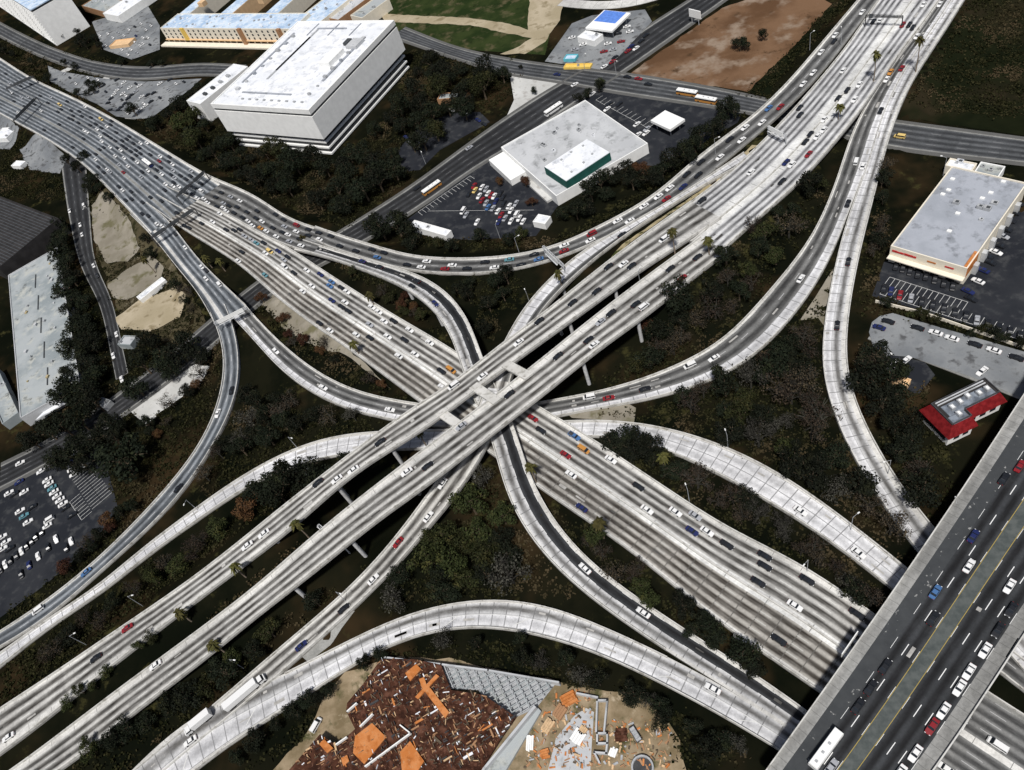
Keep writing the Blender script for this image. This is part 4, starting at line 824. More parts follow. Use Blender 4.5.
# filling canopy in the rear lot
B = BLD('pump_canopy', 'small white square canopy in the lot behind the flat warehouse', 'canopy', (670, 129.5), (652.5, 119), (683.5, 118.5), 5.5)
lu, lv = B.lu, B.lv
B.part('roof', [(0, lu, 0, lv, 4.2, 5.5)], 'white_wall')
for a in (.15, .85):
    for c in (.2, .8): B.part('post', [(lu*a-.2, lu*a+.2, lv*c-.2, lv*c+.2, 0, 4.19)], 'steel')
B.part('kiosk', [(lu*.4, lu*.6, lv*.35, lv*.65, 0, 4.19)], 'cream_wall')
# blue roofed station
B = BLD('filling_station', 'filling station with a blue and white flat roof at the top', 'filling station', (612, 31), (590, 24), (624, 12.5), 6)
lu, lv = B.lu, B.lv
B.part('roof', [(0, lu, 0, lv, 4.9, 6)], 'white_wall'); B.part('blue_panel', [(lu*.15, lu*.95, lv*.38, lv*.98, 6.0, 6.12)], 'blue_paint')
for a in (.1, .5, .9):
    for c in (.15, .85): B.part('post', [(lu*a-.2, lu*a+.2, lv*c-.2, lv*c+.2, 0, 4.89)], 'steel')
for a in (.3, .7): B.part('pump', [(lu*a-.4, lu*a+.4, lv*.5-.6, lv*.5+.6, 0, 1.7)], 'red_paint')
simple('shop', 'small white shop below the blue roofed filling station', (594, 41), (577, 37), (603, 34), 4, 'white_wall', 'white_roof', 2, 8, 'shop')
simple('kiosk', 'little turquoise kiosk at the forecourt edge', (575, 59), (564, 58), (577, 54), 2.2, 'cyan_paint', 'roof_blue', 0, 9, 'kiosk')
simple('kiosk', 'low yellow kiosk at the street corner', (590, 67), (566, 64), (591, 63), 1.6, 'yellow_wall', 'yellow_wall', 1, 9, 'kiosk')
simple('shed', 'long low pale shed between dark trees and the small parking lot', (446, 236), (415, 220), (450, 230), 4, 'white_wall', 'white_roof', 1, 10, 'shed')
simple('shed', 'small white shed among trees right of the parked cars', (545, 224), (534, 220), (549, 216), 3.5, 'white_wall', 'white_roof', 0, 11, 'shed')
simple('shed', 'grey low roof among trees by the small lot', (466, 97), (440, 95), (467, 91), 4, 'brown_wall', 'roof_aged', 1, 12, 'shed')
# store on the right
B = simple('store', 'grey roofed store with cream front and orange corner on the right', (967.5, 268.5), (893, 243), (1018.4, 180.9), 8.2, 'cream_wall', 'roof_grey', 5, 13, 'store')
lu, lv, fr = B.lu, B.lv, B.fr
B.part('entrance_panel', [(-.12, 1.5, .05, 9.5, 3.6, 8.1)], 'orange_panel'); B.part('awning', [(0, lu, -2.2, -.05, 3.3, 3.7)], 'cream_wall')
random.seed(12)
for k in range(14):
    y0 = lu*(.97-.022*k-(.012 if k > 6 else 0)); B.part('sign_letter', [(y0-.75, y0, -.16, -.02, 5.7, 6.5+random.uniform(-.1, .2))], 'red_paint')
for k in range(5): y0 = lu*(.5-.022*k); B.part('sign_letter', [(y0-.7, y0, -.16, -.02, 5.8, 6.4)], 'orange_panel')
for k in range(5): y0 = lu*(.27-.022*k); B.part('sign_letter', [(y0-.7, y0, -.16, -.02, 5.8, 6.4)], 'red_paint')
for k in range(4): B.part('door', [(lu*(.12+.2*k), lu*(.12+.2*k)+3, -.1, 0, 0, 2.6)], 'window_dark')
for a, c in ((.25, .95), (.3, .8), (.35, .72), (.85, .85), (.8, .72), (.83, .66), (.5, .5), (.45, .3)): B.part('skylight', [(lu*a, lu*a+1.6, lv*c, lv*c+1.3, 7.6, 8.1)], 'lamp_white')
for k in range(6): B.part('buttress', [(-1.6, -.05, lv*(.12+.14*k), lv*(.12+.14*k)+2.2, 0, 4.5)], 'roof_pale')
# red building
B = BLD('motel', 'dark roofed building with deep red mansard and white lower wall', 'building', (952, 428), (929, 401), (1008, 394), 10)
lu, lv, fr = B.lu, B.lv, B.fr
B.part('wall', [(0, lu, 0, lv*.4, 0, 5.2), (lu*.26, lu, lv*.4, lv, 0, 5.2)], 'white_wall')
B.part('mansard', [((-1, lu+1, -1, lv*.4+1), (1.0, lu-1.0, 1.0, lv*.4-.6), 5.2, 9.3), ((lu*.26-1, lu+.98, lv*.4-2, lv+1), (lu*.26+1, lu-1.02, lv*.4-2, lv-1), 5.21, 9.28)], 'red_roof')
B.part('roof', [(1.3, lu-1.3, 1.3, lv*.4-.8, 9.3, 9.42), (lu*.26+1.2, lu-1.3, lv*.4-.79, lv-1.3, 9.3, 9.41)], 'dark_roof')
B.part('parapet', [(1.0, lu-1, 1, 1.3, 9.28, 9.95), (1, 1.3, 1.3, lv*.4-.6, 9.28, 9.95), (lu-1.3, lu-1, 1.3, lv-1, 9.28, 9.95), (lu*.26+1, lu-1.3, lv-1.3, lv-1, 9.28, 9.95), (1.3, lu*.26+1, lv*.4-.9, lv*.4-.6, 9.28, 9.95), (lu*.26+1, lu*.26+1.3, lv*.4-.6, lv-1.3, 9.28, 9.95)], 'dark_metal')
B.part('roof_deck', [(lu*.34, lu*.7, lv*.12, lv*.9, 9.43, 9.55)], 'roof_slate'); B.part('roof_deck', [(lu*.08, lu*.33, lv*.08, lv*.34, 9.43, 9.55)], 'roof_slate')
for a, c in ((.45, .2), (.5, .35), (.55, .5), (.48, .66), (.5, .8), (.2, .2)): u_ = B.part('roof_unit', [(lu*a, lu*a+1.8, lv*c, lv*c+1.4, 9.55, 10.7)], 'steel'); B.part('fan', [(lu*a+.3, lu*a+1.4, lv*c+.3, lv*c+1.1, 10.7, 10.85)], 'lamp_white', u_)
for q in (.76, .84): B.part('duct', [(lu*q, lu*q+.35, lv*.1, lv*.9, 9.42, 9.8)], 'roof_pale')
for k in range(4): B.part('window', [(lu*(.1+.23*k), lu*(.1+.23*k)+2.6, -.06, .02, 1.6, 4.3)], 'window_dark')
for k in range(2): B.part('window', [(-.06, .02, lv*(.1+.15*k), lv*(.1+.15*k)+2.0, 1.6, 4.3)], 'window_dark')
for k in range(3): B.part('window', [(lu*.26-.06, lu*.26+.02, lv*(.48+.17*k), lv*(.48+.17*k)+2.2, 1.6, 4.3)], 'window_dark')
simple('shed', 'small pink roofed shed in the yard by the red building', (907, 387), (891, 381), (911, 379), 3, 'orange_wall', 'orange_wall', 0, 15, 'shed')
simple('shed', 'flat pale roof above the grey store beside the street', (998, 178), (974, 172), (1004, 166), 4, 'white_wall', 'roof_aged', 2, 16, 'shed')
simple('shed', 'second low pale roof above the grey store near the lamp', (972, 171), (946, 164), (976, 163), 4, 'cream_wall', 'white_roof', 2, 17, 'shed')
# left side
q = [W(x, y, 7) for x, y in ((20, 418), (80, 384), (57, 247), (8, 275))]; e = empty('depot', (q[0].x, q[0].y, 0), label='long aged pale roof on the left beside a dark tree row', cat='warehouse')
pq = [(p.x-q[0].x, p.y-q[0].y) for p in q]; cx_, cy_ = sum(p[0] for p in pq)/4, sum(p[1] for p in pq)/4
def shr(k): return [(cx_+(p[0]-cx_)*k, cy_+(p[1]-cy_)*k) for p in pq]
def bil(a, c): return tuple(pq[0][i]*(1-a)*(1-c)+pq[1][i]*a*(1-c)+pq[2][i]*a*c+pq[3][i]*(1-a)*c for i in (0, 1))
mb = MB(); mb.poly(pq, 0, 6.4); link('wall', fixn(mb.mesh('wall', ['roof_pale'])), e)
mb = MB(); mb.poly(shr(.985), 6.4, 6.55); link('roof', fixn(mb.mesh('roof', ['roof_aged'])), e)
for i in range(4):
    a_, b_ = Vector(pq[i]), Vector(pq[(i+1) % 4]); d_ = (b_-a_); L_ = d_.length; d_.normalize(); mb = MB(); mb.box(0, L_, -.05, .4, 6.4, 6.95, fr=lambda x, y, z: (a_.x+d_.x*x-d_.y*y, a_.y+d_.y*x+d_.x*y, z)); link('parapet', fixn(mb.mesh('parapet', ['roof_pale'])), e)
rd = random.Random(18)
for k in range(5):
    p0, p1 = bil(.48, .1+.17*k), bil(.52, .2+.17*k); mb = MB(); mb.poly([(p0[0]-.3, p0[1]), (p0[0]+.3, p0[1]), (p1[0]+.3, p1[1]), (p1[0]-.3, p1[1])], 6.55, 6.9); link('roof_seam', fixn(mb.mesh('roof_seam', ['dark_strip'])), e)
for k in range(16):
    p0 = bil(rd.uniform(.08, .9), rd.uniform(.05, .95)); w_ = rd.uniform(.6, 1.6); mb = MB(); mb.box(p0[0], p0[0]+w_, p0[1], p0[1]+w_*1.3, 6.55, 6.55+rd.uniform(.5, 1.2)); link('roof_unit', fixn(mb.mesh('roof_unit', [rd.choice(['steel', 'roof_pale', 'dirt_strip'])])), e)
p0, p1 = bil(.3, 0), bil(1, 0); d_ = (Vector(p1)-Vector(p0)); L_ = d_.length; d_.normalize(); mb = MB(); mb.box(0, L_, -5, -.1, 3, 3.6, fr=lambda x, y, z: (p0[0]+d_.x*x+d_.y*-y*-1*0+d_.y*(-y)*-1, p0[1]+d_.y*x-d_.x*(-y)*1, z)); link('side_canopy', fixn(mb.mesh('side_canopy', ['white_roof'])), e)
B = BLD('striped_building', 'dark ribbed roof building at the left edge', 'building', (50, 210), (-20, 175), (-40, 300), 12)
B = None
for o in [x for x in bpy.data.objects if x.name.startswith('striped_building')]: bpy.data.objects.remove(o)
B = BLD('hall', 'big dark ribbed roof hall at the left edge', 'building', (-2, 268), (-60, 222), (54, 217), 12)
lu, lv = B.lu, B.lv
B.part('wall', [(0, lu, 0, lv, 0, 11.2)], 'dark_roof'); B.part('roof', rim(0, lu, 0, lv, 11.2, 12, .4)+[(.4, lu-.4, .4, lv-.4, 11.2, 11.3)], 'dark_roof')
for k in range(22): B.part('roof_rib', [(.5, lu-.5, lv*(k+.5)/22.5, lv*(k+.5)/22.5+.45, 11.3, 11.6)], 'dark_strip')
simple('shed', 'low grey roof at the left edge below the ribbed hall', (2, 424), (18, 412), (-14, 375), 5, 'roof_aged', 'roof_aged', 3, 20, 'shed')
simple('shed', 'long narrow white shed on the dirt lots at left', (140, 300), (136, 297), (166, 280), 3, 'white_wall', 'white_roof', 0, 21, 'shed')
simple('shed', 'small pale shed by the bend of the side street', (130, 345), (120, 341), (134, 336), 3.5, 'roof_aged', 'roof_pale', 1, 22, 'shed')
simple('shed', 'white roofed hut at the lower end of the main freeway verge', (746, 643), (734, 634), (748, 639), 2.5, 'white_wall', 'white_roof', 0, 23, 'shed')
# ------------------------------------------------------------------ construction site
def wall_poly(mb, pts, z0, z1, mi=0): mb.poly([(W(x, y, z1).x, W(x, y, z1).y) for x, y in pts], z0, z1, mi)
def flat_thing(name, s, z0, z1, mat, label, cat, extra=None):
    mb = MB(); wall_poly(mb, P(s), z0, z1); o = mb.obj(name, mat, label=label, cat=cat); fixn(o.data); return o
DZ = 3.6
e = empty('building_under_construction', W(430, 720, 0), label='unfinished timber deck with rust brown sheeting on the building site', cat='building')
def ch(mb, name, mat, par=e):
    o = mb.obj(name, mat); o.parent = par; off = Vector(par.location)
    if par.parent: off += Vector(par.parent.location)
    fixn(o.data); o.data.transform(Matrix.Translation(-off)); return o
mb = MB(); wall_poly(mb, P("381,659 414,659 441,665 451,690 484,695 516,717 500,740 478,775 440,790 280,790 289,770 320,734 337,746 355,729 346,711 347,703 363,684"), 3.0, DZ); deck = ch(mb, 'timber_deck', 'rust_deck')
random.seed(21)
u1 = (W(440, 700)-W(340, 760)).normalized(); u2 = Vector((-u1.y, u1.x, 0))
DKP = P("381,659 414,659 441,665 451,690 484,695 516,717 500,740 478,765 440,768 300,768 289,770 320,734 337,746 355,729 347,711 363,684")
def rand_in(poly, z):
    xs_ = [p[0] for p in poly]; ys_ = [p[1] for p in poly]
    while True:
        x, y = random.uniform(min(xs_), max(xs_)), random.uniform(min(ys_), max(ys_))
        if inpoly(x, y, poly): return W(x, y, z)
for k in range(95):                                     # joists and loose boards lying on the deck
    p = rand_in(DKP, DZ); a = random.choice([u1, u2]); b2 = u2 if a is u1 else u1; L_ = random.uniform(.8, 3.6); w_ = random.uniform(.15, .7)
    if random.random() < .25: q = Matrix.Rotation(random.uniform(-.6, .6), 3, 'Z'); a = q @ a; b2 = q @ b2
    mb = MB(); mb.box(-L_/2, L_/2, -w_/2, w_/2, DZ, DZ+random.uniform(.12, .5), fr=lambda x, y, z: (p.x+a.x*x+b2.x*y, p.y+a.y*x+b2.y*y, z))
    ch(mb, 'board', random.choice(['rust_deck', 'bark', 'timber', 'brown_wall', 'brown_wall', 'orange_panel', 'bark', 'dark_metal', 'white_roof']))
mb = MB()
for k in range(760):
    p = rand_in(DKP, DZ); an = random.choice([math.atan2(u1.y, u1.x), math.atan2(u2.y, u2.x), random.uniform(0, 3.1)]); ca, sa = math.cos(an), math.sin(an); L_ = random.uniform(.2, 1.7); w_ = random.uniform(.06, .32)
    mb.box(-L_/2, L_/2, -w_/2, w_/2, DZ-.05, DZ+random.uniform(.08, .7), random.choice([0, 0, 0, 1, 1, 1, 1, 2, 4, 4, 4, 5]), fr=lambda x, y, z: (p.x+ca*x-sa*y, p.y+sa*x+ca*y, z))
ch(mb, 'loose_timber', ['bark', 'brown_wall', 'timber', 'orange_panel', 'dark_metal', 'white_roof'])['kind'] = 'stuff'
mb = MB(); wall_poly(mb, P("442,666 488,672 556,683 536,708 516,717 487,701 478,690 451,689 440,697"), 0.1, .5); ch(mb, 'grey_slab', 'steel')
GP = P("442,666 488,672 556,683 536,708 516,717 487,701 478,690 451,689 440,697")
for dr_, st_ in ((u1, 1.5), (u2, 2.6)):                 # grid of concrete beams
    o2 = u2 if dr_ is u1 else u1; cen = W(492, 690, 2); n_ = 0
    for k in range(-22, 23):
        pts = []
        for j in range(-60, 61):
            w = cen+o2*k*st_+dr_*j*.6
            pts.append((w, True))
        run = []
        for w, _ in pts:
            s_ = np.array([w.x, w.y, 2-H]); v = s_[0]*_X+s_[1]*_Y-s_[2]*_dn; px, py = CX+F*v[0]/v[2], CY+F*v[1]/v[2]
            if inpoly(px, py, GP): run.append(w)
        if len(run) > 4:
            a, b2 = run[0], run[-1]; L_ = (b2-a).length; mb = MB(); z_ = 1.9 if dr_ is u1 else 2.3
            mb.box(0, L_, -.15, .15, z_, z_+.4, fr=lambda x, y, z: (a.x+dr_.x*x+o2.x*y, a.y+dr_.y*x+o2.y*y, z)); ch(mb, 'beam', 'roof_aged' if (k+22) % 3 else 'steel'); n_ += 1
mb = MB(); wall_poly(mb, P("536,706 541,711 503,775 482,775"), 0, 1.2); ch(mb, 'concrete_slab', 'roof_aged')
mb = MB(); wall_poly(mb, P("534,705 536,707 480,775 477,775"), 0, 3.4); ch(mb, 'concrete_wall', 'roof_pale')
def strip(a, b2, w_, z0, z1, mb):
    p, q = W(a[0], a[1], z1), W(b2[0], b2[1], z1); dd = (q-p); L_ = dd.length; dd.normalize(); nn = Vector((-dd.y, dd.x, 0))
    mb.box(-w_/2, L_+w_/2, -w_/2, w_/2, z0, z1, fr=lambda x, y, z: (p.x+dd.x*x+nn.x*y, p.y+dd.y*x+nn.y*y, z))
for a, b2 in (((384, 657), (441, 664)), ((441, 664), (488, 670)), ((488, 670), (558, 682))): mb = MB(); strip(a, b2, .5, 0, 3.2, mb); ch(mb, 'site_wall', 'roof_pale')
for a, b2 in (((347, 711), (356, 703)), ((372, 714), (360, 726)), ((365, 766), (410, 733)), ((400, 725), (410, 733)), ((336, 744), (346, 737))): mb = MB(); strip(a, b2, .35, 3.5, 4.7, mb); ch(mb, 'low_wall', 'lamp_white')
ORP = ["355,736 372,723 386,737 364,764 353,753", "319,744 324,739 333,748 327,753", "341,758 347,755 349,761 343,766", "400,752 410,741 424,761 417,772 402,772", "405,673 416,664 421,669 410,681",
       "422,688 427,684 449,712 445,718", "415,697 436,674 439,676 418,699", "419,679 424,677 427,686 422,688"]
OL = ['largest orange panel with a stepped edge on the brown deck', 'small orange panel on the far lower left deck corner', 'tiny orange panel beside the lower left deck edge', 'orange panel cut by the bottom picture edge',
      'orange panel near the top corner of the brown deck', 'long orange strip pointing to the grey beams', 'thin orange strip crossing the long one', 'short orange piece joining the two strips']
for k, s_ in enumerate(ORP): flat_thing('formwork_panel', s_, 3.75+.013*k, 4.2+.02*k, 'orange_panel', OL[k], 'formwork panel')['group'] = 'orange formwork panels on the deck'
mb = MB()
SP = P("540,720 560,690 590,690 592,720 640,715 672,730 680,768 520,768"); 
for k in range(420):
    p = rand_in(SP, 0); an = random.uniform(0, 3.1); ca, sa = math.cos(an), math.sin(an); L_ = random.uniform(.2, 1.8); w_ = random.uniform(.1, .6)
    mb.box(-L_/2, L_/2, -w_/2, w_/2, 0, random.uniform(.12, .6), random.choice([0, 1, 1, 2, 3, 4]), fr=lambda x, y, z: (p.x+ca*x-sa*y, p.y+sa*x+ca*y, z))
fixn(mb.obj('site_rubble', ['bark', 'brown_wall', 'timber', 'orange_panel', 'steel'], label='scattered offcuts and rubble on the sandy site', cat='rubble', kind='stuff').data)
mb = MB(); wall_poly(mb, P("548,770 556,738 574,716 586,708 594,712 592,740 590,775 552,790"), .06, .12); fixn(mb.obj('yard_slab', 'roof_pale', label='pale bluish paved yard of the building site', kind='structure').data)
# frames, boxes and timber
e = empty('foundation_frame', W(602, 725, 0), label='open concrete foundation frame with three dark bays on the site', cat='foundation')
for a, b2 in (((597, 700), (607, 700)), ((607, 700), (604, 731)), ((597, 700), (596, 731)), ((597, 733), (607, 733)), ((607, 733), (607, 742)), ((597, 733), (597, 743)), ((597, 743), (607, 743)), ((607, 743), (606, 753)), ((594, 752), (606, 753)), ((594, 752), (599, 762)), ((577, 693), (597, 697))):
    mb = MB(); strip(a, b2, .5, 0, 1.6, mb); ch(mb, 'wall', 'roof_pale', e)
e = empty('skip', W(635, 735, 0), label='grey blue open skip on the sandy site corner', cat='skip')
fr2, lu, lv, lc = frame((637, 743), (629, 728), (642, 739), 1.6); a0 = Vector(lc)-Vector(e.location)
frs = lambda x, y, z: (fr2(x, y, z)[0]+a0.x, fr2(x, y, z)[1]+a0.y, z)
mb = MB(); mb.frustum((.3, lu-.3, .2, lv-.2), (0, lu, 0, lv), .1, 1.3, fr=frs); link('body', fixn(mb.mesh('skip', ['steel'])), e)
mb = MB(); [mb.box(*q, fr=frs) for q in rim(0, lu, 0, lv, 1.3, 1.6, .15)]; link('rim', fixn(mb.mesh('rim', ['dark_metal'])), e)
for k in range(3): mb = MB(); mb.box(lu*(.2+.25*k), lu*(.2+.25*k)+.15, .1, lv-.1, 1.31, 1.5, fr=frs); link('crossbar', fixn(mb.mesh('crossbar', ['steel'])), e)
def pile(name, label, px, py, n_, L_, w_, mat, cat, ang=0, z=0):
    e_ = empty(name, (W(px, py, z+.4).x, W(px, py, z+.4).y, z), ang, label=label, cat=cat)
    for k in range(n_):
        mb = MB(); y = (k % 4-1.5)*w_*1.1; zz = (k//4)*.35; mb.box(-L_/2+random.uniform(-.3, .3), L_/2+random.uniform(-.3, .3), y-w_/2, y+w_/2, .1+zz, .1+zz+.3); link('plank', fixn(mb.mesh('plank', [mat])), e_)
pile('timber_stack', 'stack of white planks on the pale yard slab', 578, 737, 8, 3.6, .8, 'lamp_white', 'timber', .9, .12)
pile('timber_stack', 'orange brown timber stack next to the white planks', 583, 730, 8, 2.2, .5, 'timber', 'timber', .9, .12)
pile('timber_stack', 'wide orange timber pile at the upper corner of the yard', 569, 699, 12, 4.2, .8, 'orange_panel', 'timber', .4)
pile('timber_stack', 'brown timber pile between grey slab and yard', 560, 712, 12, 3.8, .7, 'brown_wall', 'timber', .9)
pile('timber_stack', 'sandy timber pile lower down along the grey slab', 548, 726, 12, 3.6, .6, 'timber', 'timber', .9)
pile('timber_stack', 'white board pile beside the concrete slab', 530, 743, 8, 4, .5, 'lamp_white', 'timber', 1.5)
pile('timber_stack', 'orange board pile near the bottom edge by the slab', 545, 754, 8, 2.4, .6, 'orange_panel', 'timber', .2)
pile('timber_stack', 'white board pile beside the foundation frame', 613, 752, 6, 2.2, .5, 'lamp_white', 'timber', 1.1)
pile('material_crate', 'rust red flat crate left of the grey skip', 621, 735, 8, 3.4, .8, 'rust_deck', 'crate', 0)
e = empty('water_tank', W(643, 768, 0), label='round dark tank ring cut by the bottom edge', cat='tank')
mb = MB(); n_ = 24
for k in range(n_):
    a0, a1 = 6.2832*k/n_, 6.2832*(k+1)/n_; q = [(r_*math.cos(a), r_*math.sin(a), z) for r_, z in ((3.1, 0), (3.1, 1.4), (2.6, 1.4), (2.6, .3)) for a in (a0, a1)]
    i = mb.add(q); [mb.quadm((i+2*j, i+2*j+1, i+2*j+3, i+2*j+2)) for j in range(3)]
link('ring', fixn(mb.mesh('ring', ['steel'])), e); mb = MB(); mb.cyl((0, 0, .05), (0, 0, .32), 2.62, 2.62, 24); link('water', fixn(mb.mesh('water', ['dark_metal'])), e)
pv = [o for o in bpy.data.objects if o.get('category') == 'van' and o.parent is None][0]; reg(pv)
w = W(316, 725, .8); v_ = dup(pv, (w.x, w.y, .07), 1.1, label='white van parked on the sand left of the rust brown deck', cat='van'); v_.rotation_euler = (0, 0, 1.1)
for q in [v_]+[c for c in bpy.data.objects if c.parent == v_]:
    if q.type == 'MESH' and q.material_slots[0].link == 'OBJECT': q.material_slots[0].material = M['paint_white']
# ------------------------------------------------------------------ sign gantries, sign boards, lamps
def gantry(a, b2, z, label, panels, dark=True, h=6.6):
    p, q = W(a[0], a[1], z+h), W(b2[0], b2[1], z+h); d_ = q-p; L_ = d_.length; an = math.atan2(d_.y, d_.x); g0 = min(ground_z(p.x, p.y), ground_z(q.x, q.y))-.5
    e_ = empty('sign_gantry', (p.x, p.y, z), an, label=label, cat='gantry'); mt = 'dark_metal' if dark else 'roof_pale'
    for x in (0, L_): mb = MB(); mb.cyl((x, 0, g0-z), (x, 0, h), .3, .25, 8); link('post', fixn(mb.mesh('post', [mt])), e_)
    mb = MB(); mb.box(0, L_, -.55, -.35, h-.9, h-.65); mb.box(0, L_, .35, .55, h-.9, h-.65); mb.box(0, L_, -.55, -.35, h-.1, h+.1); mb.box(0, L_, .35, .55, h-.1, h+.1)
    for k in range(int(L_/1.6)): mb.box(k*1.6, k*1.6+.14, -.5, .5, h-.08, h+.08)
    link('truss', fixn(mb.mesh('truss', [mt])), e_)
    for f0, f1 in panels: mb = MB(); mb.box(L_*f0, L_*f1, -.85, -.7, h-1.1, h+1.1); link('sign_panel', fixn(mb.mesh('panel', ['dark_strip' if dark else 'lamp_white'])), e_); mb = MB(); mb.box(L_*f0, L_*f1, -1.5, -.86, h-1.6, h-1.5); link('catwalk', fixn(mb.mesh('catwalk', [mt])), e_)
gantry((151, 237), (194, 208), 6, 'long dark sign gantry over the freeway left of centre', ((.05, .3), (.4, .62), (.7, .95)))
gantry((176, 196), (204, 171), 6.5, 'dark sign gantry over the crowded carriageway by the tree belt', ((.1, .4), (.6, .95)))
gantry((13, 120), (36, 97), 6.5, 'dark sign gantry across the lower lanes in the upper left', ((.1, .9),))
gantry((6, 88), (33, 76), 6.5, 'dark sign gantry near the top left freeway edge', ((.3, .95),))
gantry((214, 323), (246, 307), 6, 'pale sign gantry at the fork of the narrow ramp', ((.1, .9),), False, 6)
gantry((543, 246), (563, 265), 6, 'pale sign gantry over the curving collector road', ((.2, .8),), False, 6)
gantry((768, 126), (786, 135), 8.4, 'bluish sign gantry over the upper right freeway', ((.1, .9),), False, 6)
gantry((318, 525), (338, 541), 9, 'thin pale gantry over the near top deck in the lower left', ((.1, .3),), False, 5)
gantry((866, 15), (903, 16), 8, 'thin dark gantry across the freeway at the top right', ((.1, .2),), True, 6)
def board(a, b2, z, label):
    p, q = W(a[0], a[1], z), W(b2[0], b2[1], z); d_ = q-p; L_ = d_.length; an = math.atan2(d_.y, d_.x)
    e_ = empty('road_sign', (p.x, p.y, 0), an, label=label, cat='road sign')
    mb = MB(); mb.box(0, L_, -.12, .12, z-2.8, z); link('panel', fixn(mb.mesh('panel', ['lamp_white'])), e_)
    for x in (.2, .5, .8): mb = MB(); mb.box(L_*x-.08, L_*x+.08, -.35, .35, z-2.4, z-2.2); link('bracket', fixn(mb.mesh('bracket', ['steel'])), e_)
board((842, 654), (858, 631), 9, 'white sign board hung on the near left side of the overpass')
board((962, 730), (974, 711), 9, 'white sign board on the far side of the overpass, lower one')
board((1006, 657), (1018, 638), 9, 'white sign board on the far side of the overpass, upper one')
w = W(695, 16, 5)
e = empty('billboard', (w.x, w.y, 0), math.atan2((W(720, 0)-W(680, 30)).y, (W(720, 0)-W(680, 30)).x)+1.57, label='white billboard beside the diagonal street at the top', cat='billboard')
for x in (-2.5, 2.5): mb = MB(); mb.cyl((x, 0, 0), (x, 0, 6), .2, .2, 8); link('post', fixn(mb.mesh('post', ['steel'])), e)
mb = MB(); mb.box(-4.2, 4.2, -.25, .25, 4, 8.5); link('panel', fixn(mb.mesh('panel', ['lamp_white'])), e); mb = MB(); mb.box(-4.2, 4.2, -1, -.3, 3.8, 3.95); link('catwalk', fixn(mb.mesh('catwalk', ['steel'])), e)
lp = empty('street_lamp', (0, 0, 0)); mb = MB(); mb.cyl((0, 0, -.5), (0, 0, 9), .14, .08, 8); link('pole', fixn(mb.mesh('pole', ['steel'])), lp)
mb = MB(); mb.cyl((0, 0, 8.9), (1.9, 0, 9.3), .06, .05, 6); link('arm', fixn(mb.mesh('arm', ['steel'])), lp); mb = MB(); mb.frustum((1.7, 2.6, -.22, .22), (1.8, 2.5, -.12, .12), 9.2, 9.42); link('lamp_head', fixn(mb.mesh('lamp_head', ['lamp_white'])), lp); reg(lp)
LP = [(727, 435, 'above the white arching ramp'), (688, 493, 'between the main freeway and the white ramp'), (853, 517, 'below the white ramp near the overpass'), (891, 460, 'in the dark slope below the red building'), (77, 640, 'in the dark strip at lower left'), (138, 603, 'left of the far deck in the lower left'),
      (230, 660, 'just below the near deck in the lower left'), (288, 437, 'in the dark scrub inside the left curve'), (305, 473, 'in the big dark tree by the far deck'), (337, 593, 'between the near deck and the long low ramp'), (516, 243, 'above the collector road under the warehouse trees'), (495, 224, 'at the lot edge among the trees'),
      (582, 55, 'at the filling station corner'), (841, 43, 'beside the verge at the upper right'), (810, 43, 'in the dark green verge'), (947, 157, 'above the grey roofed store'), (715, 149, 'among the trees beside the collector road'), (808, 561, 'on the verge above the lower right freeway'), (957, 504, 'on the overpass pavement'), (526, 292, 'in the dark scrub above the far deck'),
      (186, 500, 'between the narrow ramp and the white ramp'), (640, 282, 'in the green gap between the twin decks'), (614, 60, 'at the crossing of the two streets'), (888, 349, 'at the head of the dead end street'), (420, 150, 'in the small lot under trees'), (86, 207, 'at the top of the left side street')]
for k, (x, y, s_) in enumerate(LP):
    w = W(x, y, 9.3); g_ = ground_z(w.x, w.y); an = random.uniform(0, 6.28)
    if road_d(w.x, w.y) < 0: g_ = max(g_, 0)
    kw = dict(label='slim street lamp '+s_, cat='street lamp', group='slim street lamps')
    if k == 0: lp.location = (w.x, w.y, g_); lp.rotation_euler.z = an; tag(lp, kw['label'], kw['cat'], kw['group'])
    else: dup(lp, (w.x, w.y, g_), an, **kw)
# parking stall lines
def stalls(a, b2, n_, ln, label):
    p, q = W(*a), W(*b2); d_ = (q-p); L_ = d_.length; d_.normalize(); nn = Vector((-d_.y, d_.x, 0)); mb = MB()
    for k in range(n_+1):
        c = p+d_*(L_*k/n_); mb.box(-.07, .07, 0, ln, .11, .125, fr=lambda x, y, z: (c.x+d_.x*x+nn.x*y, c.y+d_.y*x+nn.y*y, z))
    mb.box(-.07, L_, -.2, -.06, .11, .125, fr=lambda x, y, z: (p.x+d_.x*x+nn.x*y, p.y+d_.y*x+nn.y*y, z))
    mb.obj('parking_markings', 'stripe_paint', label=label, kind='structure')
stalls((79, 468), (102, 501), 14, 5, 'white stall lines in the left parking lot'); stalls((79, 468), (102, 501), 14, -5, 'more stall lines in the left parking lot')
stalls((70, 502), (82, 520), 7, 5, 'short row of stall lines in the left lot'); stalls((428, 211), (534, 210), 2, 0, 'long pale line across the lot')
stalls((890, 277), (968, 302), 14, -4.6, 'stall lines in front of the grey roofed store'); stalls((880, 294), (1024, 341), 24, 4.6, 'stall lines along the lower edge of the store lot')
stalls((596, 100), (648, 128), 12, 4.6, 'stall lines behind the flat warehouse'); stalls((418, 212), (470, 176), 14, -4.6, 'stall lines beside the diagonal street')
